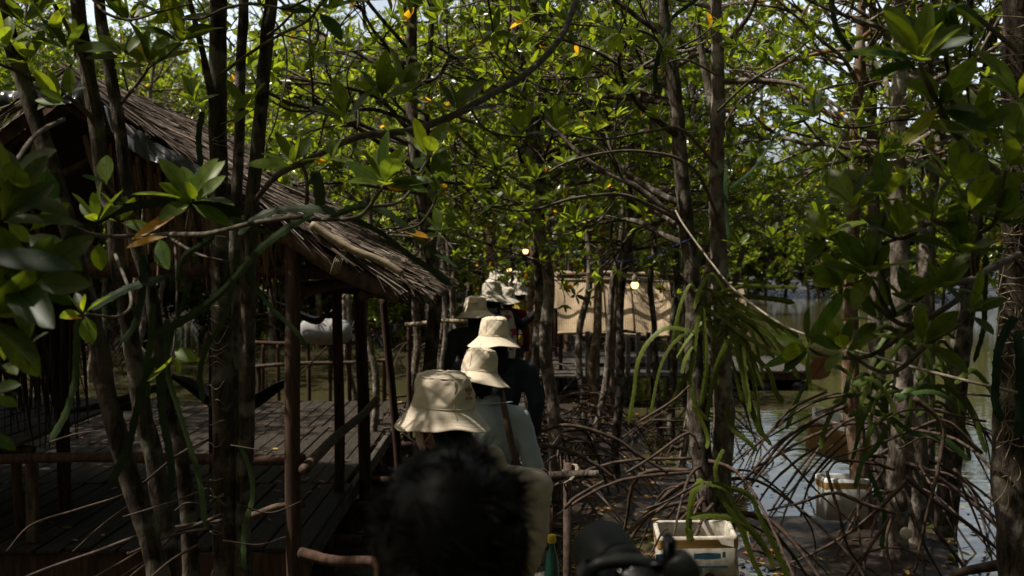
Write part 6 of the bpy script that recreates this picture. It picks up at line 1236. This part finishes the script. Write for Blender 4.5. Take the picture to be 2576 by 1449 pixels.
PEOPLE['h5'] = person(X_(1237, 10.8), 10.8, 1.64, 'person in a white shirt with floral shawl reaching a hand out to the tree trunk', 'white', 'trouser', hair='neck', sh=.18, hat=dict(m='hat3', tilt=(-.12, -.05), brim=.172, slope=.07, crown_h=.115, size=1.26, drop=.0), hat_seed=31, voxel=.012, sleeve_m='cloth_black',
    arms={'R': {'e': (.33, .08, 1.20), 'w': (.47, .20, 1.335), 'side': (-.2, .3, 1), 'curl': .35}})
PEOPLE['h6'] = person(X_(1277, 12.2), 12.2, 1.56, 'person in a maroon top half hidden behind the white shirt', 'maroon', 'trouser', hair='neck', sh=.18, hat=dict(m='hat3', size=1.08, brim=.160, slope=.07, drop=.0), hat_seed=35, voxel=.015)
PEOPLE['h7'] = person(X_(1307, 14.0), 14.0, 1.575, 'person in a yellow t-shirt and crumpled white hat, bare arm hanging', 'yellow', 'trouser', hair='neck', sh=.18, sleeve='short', hat=dict(m='hat3', brim=.160, slope=.06, wave=.012, drop=.0), hat_seed=41, voxel=.014, arms={'R': {'e': (.29, .0, 1.12), 'w': (.33, .06, .88), 'curl': .4}})
PEOPLE['h8'] = person(X_(1256, 15.2), 15.2, 1.655, 'person in a blue top and white sun hat, third from the head of the line', 'blue', 'trouser', hair='neck', sh=.18, hat=dict(m='hat3', size=1.08, brim=.160, slope=.07, drop=.0), hat_seed=51, voxel=.018)
PEOPLE['h9'] = person(X_(1282, 16.4), 16.4, 1.70, 'bareheaded person with brown hair near the head of the line', 'charcoal', 'trouser', hair='bun', hairm='hair_brown', sh=.18, voxel=.018)
PEOPLE['h10'] = person(X_(1246, 17.4), 17.4, 1.69, 'person in a navy top and pale hat at the very head of the line', 'navy', 'trouser', hair='neck', sh=.18, hat=dict(m='hat3', size=1.08, brim=.155, slope=.07, drop=.0), hat_seed=61, voxel=.018)
PEOPLE['h11'] = person(X_(1300, 17.9), 17.9, 1.66, 'person in a pale hat peeking out behind the brown haired one', 'white', 'trouser', hair='neck', sh=.18, hat=dict(m='hat3', size=1.08, brim=.155, slope=.07, drop=.0), hat_seed=71, voxel=.018)
# seams on the blue shirt's back: yoke and centre pleat, shoulder seams
t, J, HM = PEOPLE['h2']
for q in ([(-.17, -.135, 1.27), (-.08, -.142, 1.262), (0, -.140, 1.26), (.08, -.142, 1.262), (.17, -.135, 1.27)],):
    mb = MB(); tube(mb, spline(np.array(q), 8), .0022, 5); local_mesh(mb, 'seam', 'chambray', t)
# shoulder bag: strap over the right shoulder, pouch at the hip
sb = empty('shoulder_bag', (X_(1204, 4.9), 4.9, 0), 'brown leather strap bag slung over the right shoulder of the blue grey shirt', 'bag')
mb = MB(); q = np.array([(.11, .12, 1.02), (.105, .11, 1.25), (.10, .04, 1.405), (.105, -.06, 1.385), (.13, -.145, 1.27), (.165, -.165, 1.1), (.215, -.15, .93), (.25, -.13, .84)])*np.array([1.02, 1, .935]); sp = spline(q, 10); tt = norm(np.gradient(sp, axis=0)); out = sp-np.array([.05, 0, 0])*0-np.stack([sp[:, 0]*0+.08, sp[:, 1]*0, sp[:, 2]], -1); out = norm(np.stack([out[:, 0]*.3+.05, out[:, 1], 0*out[:, 2]+.02], -1)); sdv = norm(np.cross(tt, out)); o2 = np.cross(sdv, tt)
ring = np.stack([sp+sdv*.017+o2*.012, sp+sdv*.017+o2*.016, sp-sdv*.017+o2*.016, sp-sdv*.017+o2*.012], 1); mb.add(ring.reshape(-1, 3), grid_faces(len(sp), 4, True)); local_mesh(mb, 'strap', 'leather', sb)
mb = MB(); box(mb, (.20, -.20, .56), (.36, -.07, .80), bevel=.03); local_mesh(mb, 'pouch', 'leather', sb)
mb = MB(); tube(mb, spline([(.24, -.13, .79), (.27, -.14, .92), (.33, -.13, .93), (.345, -.13, .79)], 8), .009, 7); local_mesh(mb, 'handle', 'leather', sb)
# green bottle hanging at the right of the cream top
c = at(1388, 1418, 3.95); bt = empty('bottle', tuple(c), 'green glass bottle with a yellow cap carried behind the cream sleeve', 'bottle')
mb = MB(); th = np.arange(16)/16*TAU; pr = [(.01, -.07), (.028, -.068), (.030, -.06), (.028, .0), (.021, .035), (.013, .06), (.012, .09)]; mb.add(np.vstack([np.stack([r*np.cos(th), r*np.sin(th), 0*th+z], -1) for r, z in pr])+c, grid_faces(len(pr), 16, True)[:, ::-1]); mb.build('glass', M['bottle'], bt)
mb = MB(); pr = [(.017, .085), (.018, .09), (.018, .115), (.012, .118), (.001, .118)]; mb.add(np.vstack([np.stack([r*np.cos(th), r*np.sin(th), 0*th+z], -1) for r, z in pr])+c, grid_faces(len(pr), 16, True)[:, ::-1]); mb.build('cap', M['cap_yellow'], bt)
mb = MB(); tube(mb, spline([c+np.array([0, 0, .1]), c+np.array([-.01, .2, .2]), np.array([X_(1204, 4.9)+.33, 4.85, .72])], 8), .002, 5); mb.build('cord', M['post'], bt)
# floral shawl, backpack straps
t, J, HM = PEOPLE['h5']
mb = MB(); a_ = np.array([(.10, -.12, 1.36), (.16, -.13, 1.22), (.17, -.13, 1.0), (.15, -.13, .80)]); b_ = np.array([(.22, -.06, 1.36), (.26, -.08, 1.20), (.27, -.08, 1.0), (.24, -.06, .80)]); A, B = spline(a_, 8), spline(b_, 8); v = np.linspace(0, 1, 7)[None, :, None]; p = A[:, None]*(1-v)+B[:, None]*v; p[..., 1] -= .012*np.sin(v[..., 0]*9+np.arange(len(A))[:, None]*.4)+.02
mb.add(p.reshape(-1, 3), grid_faces(len(A), 7)); mb.add((p+np.array([0, .006, 0])).reshape(-1, 3), grid_faces(len(A), 7)[:, ::-1]); local_mesh(mb, 'shawl', 'floral', t)
bp_ = empty('backpack', (X_(1237, 10.8), 10.8, 0), 'navy backpack on the back of the white shirt', 'backpack'); mb = MB(); box(mb, (-.10, -.235, 1.08), (.09, -.135, 1.36), bevel=.035); local_mesh(mb, 'bag', 'navy', bp_)
for sx in (-.09, .08):
    mb = MB(); tube(mb, spline([(sx, -.13, 1.3), (sx, -.10, 1.43), (sx, .03, 1.46), (sx, .12, 1.3)], 8), .016, 8); local_mesh(mb, 'strap', 'navy', bp_)
t7 = empty('backpack', (X_(1307, 14.0), 14.0, 0), 'thin black crossed straps of a small bag on the yellow t-shirt', 'bag')
for sx in (-.07, .06):
    mb = MB(); tube(mb, spline([(sx, -.13, 1.1), (sx*1.2, -.135, 1.3), (sx*1.3, -.06, 1.44), (sx*1.3, .08, 1.38)], 8), .010, 6); local_mesh(mb, 'strap', 'cloth_black', t7)
mb = MB(); box(mb, (-.09, -.20, .86), (.09, -.135, 1.10), bevel=.03); local_mesh(mb, 'bag', 'cloth_black', t7)

# ------------------------------------------------------------------ video camera carried on the right hand of the dark haired person
vc = empty('video_camera', tuple(at(1600, 1449, 1.3)), 'black video camera with a wide lens hood at the bottom of the view', 'camera')
o_ = at(1550, 1492, 1.28); axis = norm(np.array([-.26, .95, .07])); o_ = at(1512, 1384, 1.37)-axis*.118
def cyl(name, stations, m_, origin, ax, k=28, parent=vc):
    ref = np.array([0, 0, 1.]); u_ = norm(np.cross(ax, ref)); w_ = np.cross(u_, ax); th = np.arange(k)/k*TAU; mb = MB(); v = np.vstack([origin+ax*h+r*(np.cos(th)[:, None]*u_+np.sin(th)[:, None]*w_) for h, r in stations]); mb.add(v, grid_faces(len(stations), k, True)); return mb.build(name, M[m_], parent)
ln = cyl('lens', [(-.05, .001), (-.05, .030), (-.01, .031), (-.008, .034), (.008, .034), (.010, .031), (.022, .031), (.024, .035), (.045, .035), (.047, .032), (.058, .033), (.06, .001)], 'plastic_black', o_, axis)
cyl('lens_hood', [(.05, .035), (.075, .0395), (.118, .0435), (.120, .0425), (.075, .038), (.05, .033)], 'rubber', o_, axis)
cyl('focus_ring', [(.026, .0352), (.027, .0362), (.042, .0362), (.043, .0352)], 'rubber', o_, axis); cyl('front_glass', [(.061, .031), (.066, .02), (.068, .001)], 'lens_glass', o_, axis)
a_, b_ = at(1455, 1412, 1.25), at(1665, 1449, 1.25); mb = MB(); box(mb, (a_[0], 1.2, b_[2]-.11), (b_[0], 1.31, a_[2]-.012), bevel=.012); mb.build('body', M['plastic_black'], vc)
a_ = at(1470, 1412, 1.25); b_ = at(1655, 1412, 1.25); mb = MB(); tube(mb, spline([(a_[0], 1.24, a_[2]-.02), (a_[0]+.02, 1.24, a_[2]+.0), (b_[0]-.02, 1.24, a_[2]+.002), (b_[0]-.002, 1.24, a_[2]-.02)], 8), .0085, 10); mb.build('handle', M['plastic_black'], vc)
a_ = at(1680, 1345, 1.24); mb = MB(); box(mb, (a_[0]-.0065, 1.22, a_[2]-.05), (a_[0]+.0085, 1.25, a_[2]), bevel=.006); mb.build('bracket', M['plastic_black'], vc)
kb = at(1722, 1428, 1.24); cyl('knob', [(-.012, .001), (-.012, .021), (.026, .022), (.03, .018), (.031, .001)], 'plastic_black', kb+np.array([-.006, 0, -.0]), np.array([0, -1., 0.05]))
mb = MB(); box(mb, (kb[0]-.05, 1.232, kb[2]-.02), (kb[0]-.02, 1.252, kb[2]+.01), bevel=.004); mb.build('bracket', M['plastic_black'], vc)
for px, py in ((1560, 1437), (1590, 1432), (1575, 1444)):
    c = at(px, py, 1.198); mb = MB(); ellipsoid(mb, c, (.0022, .0022, .0022), 6, 8); mb.build('button', M['metal'], vc)
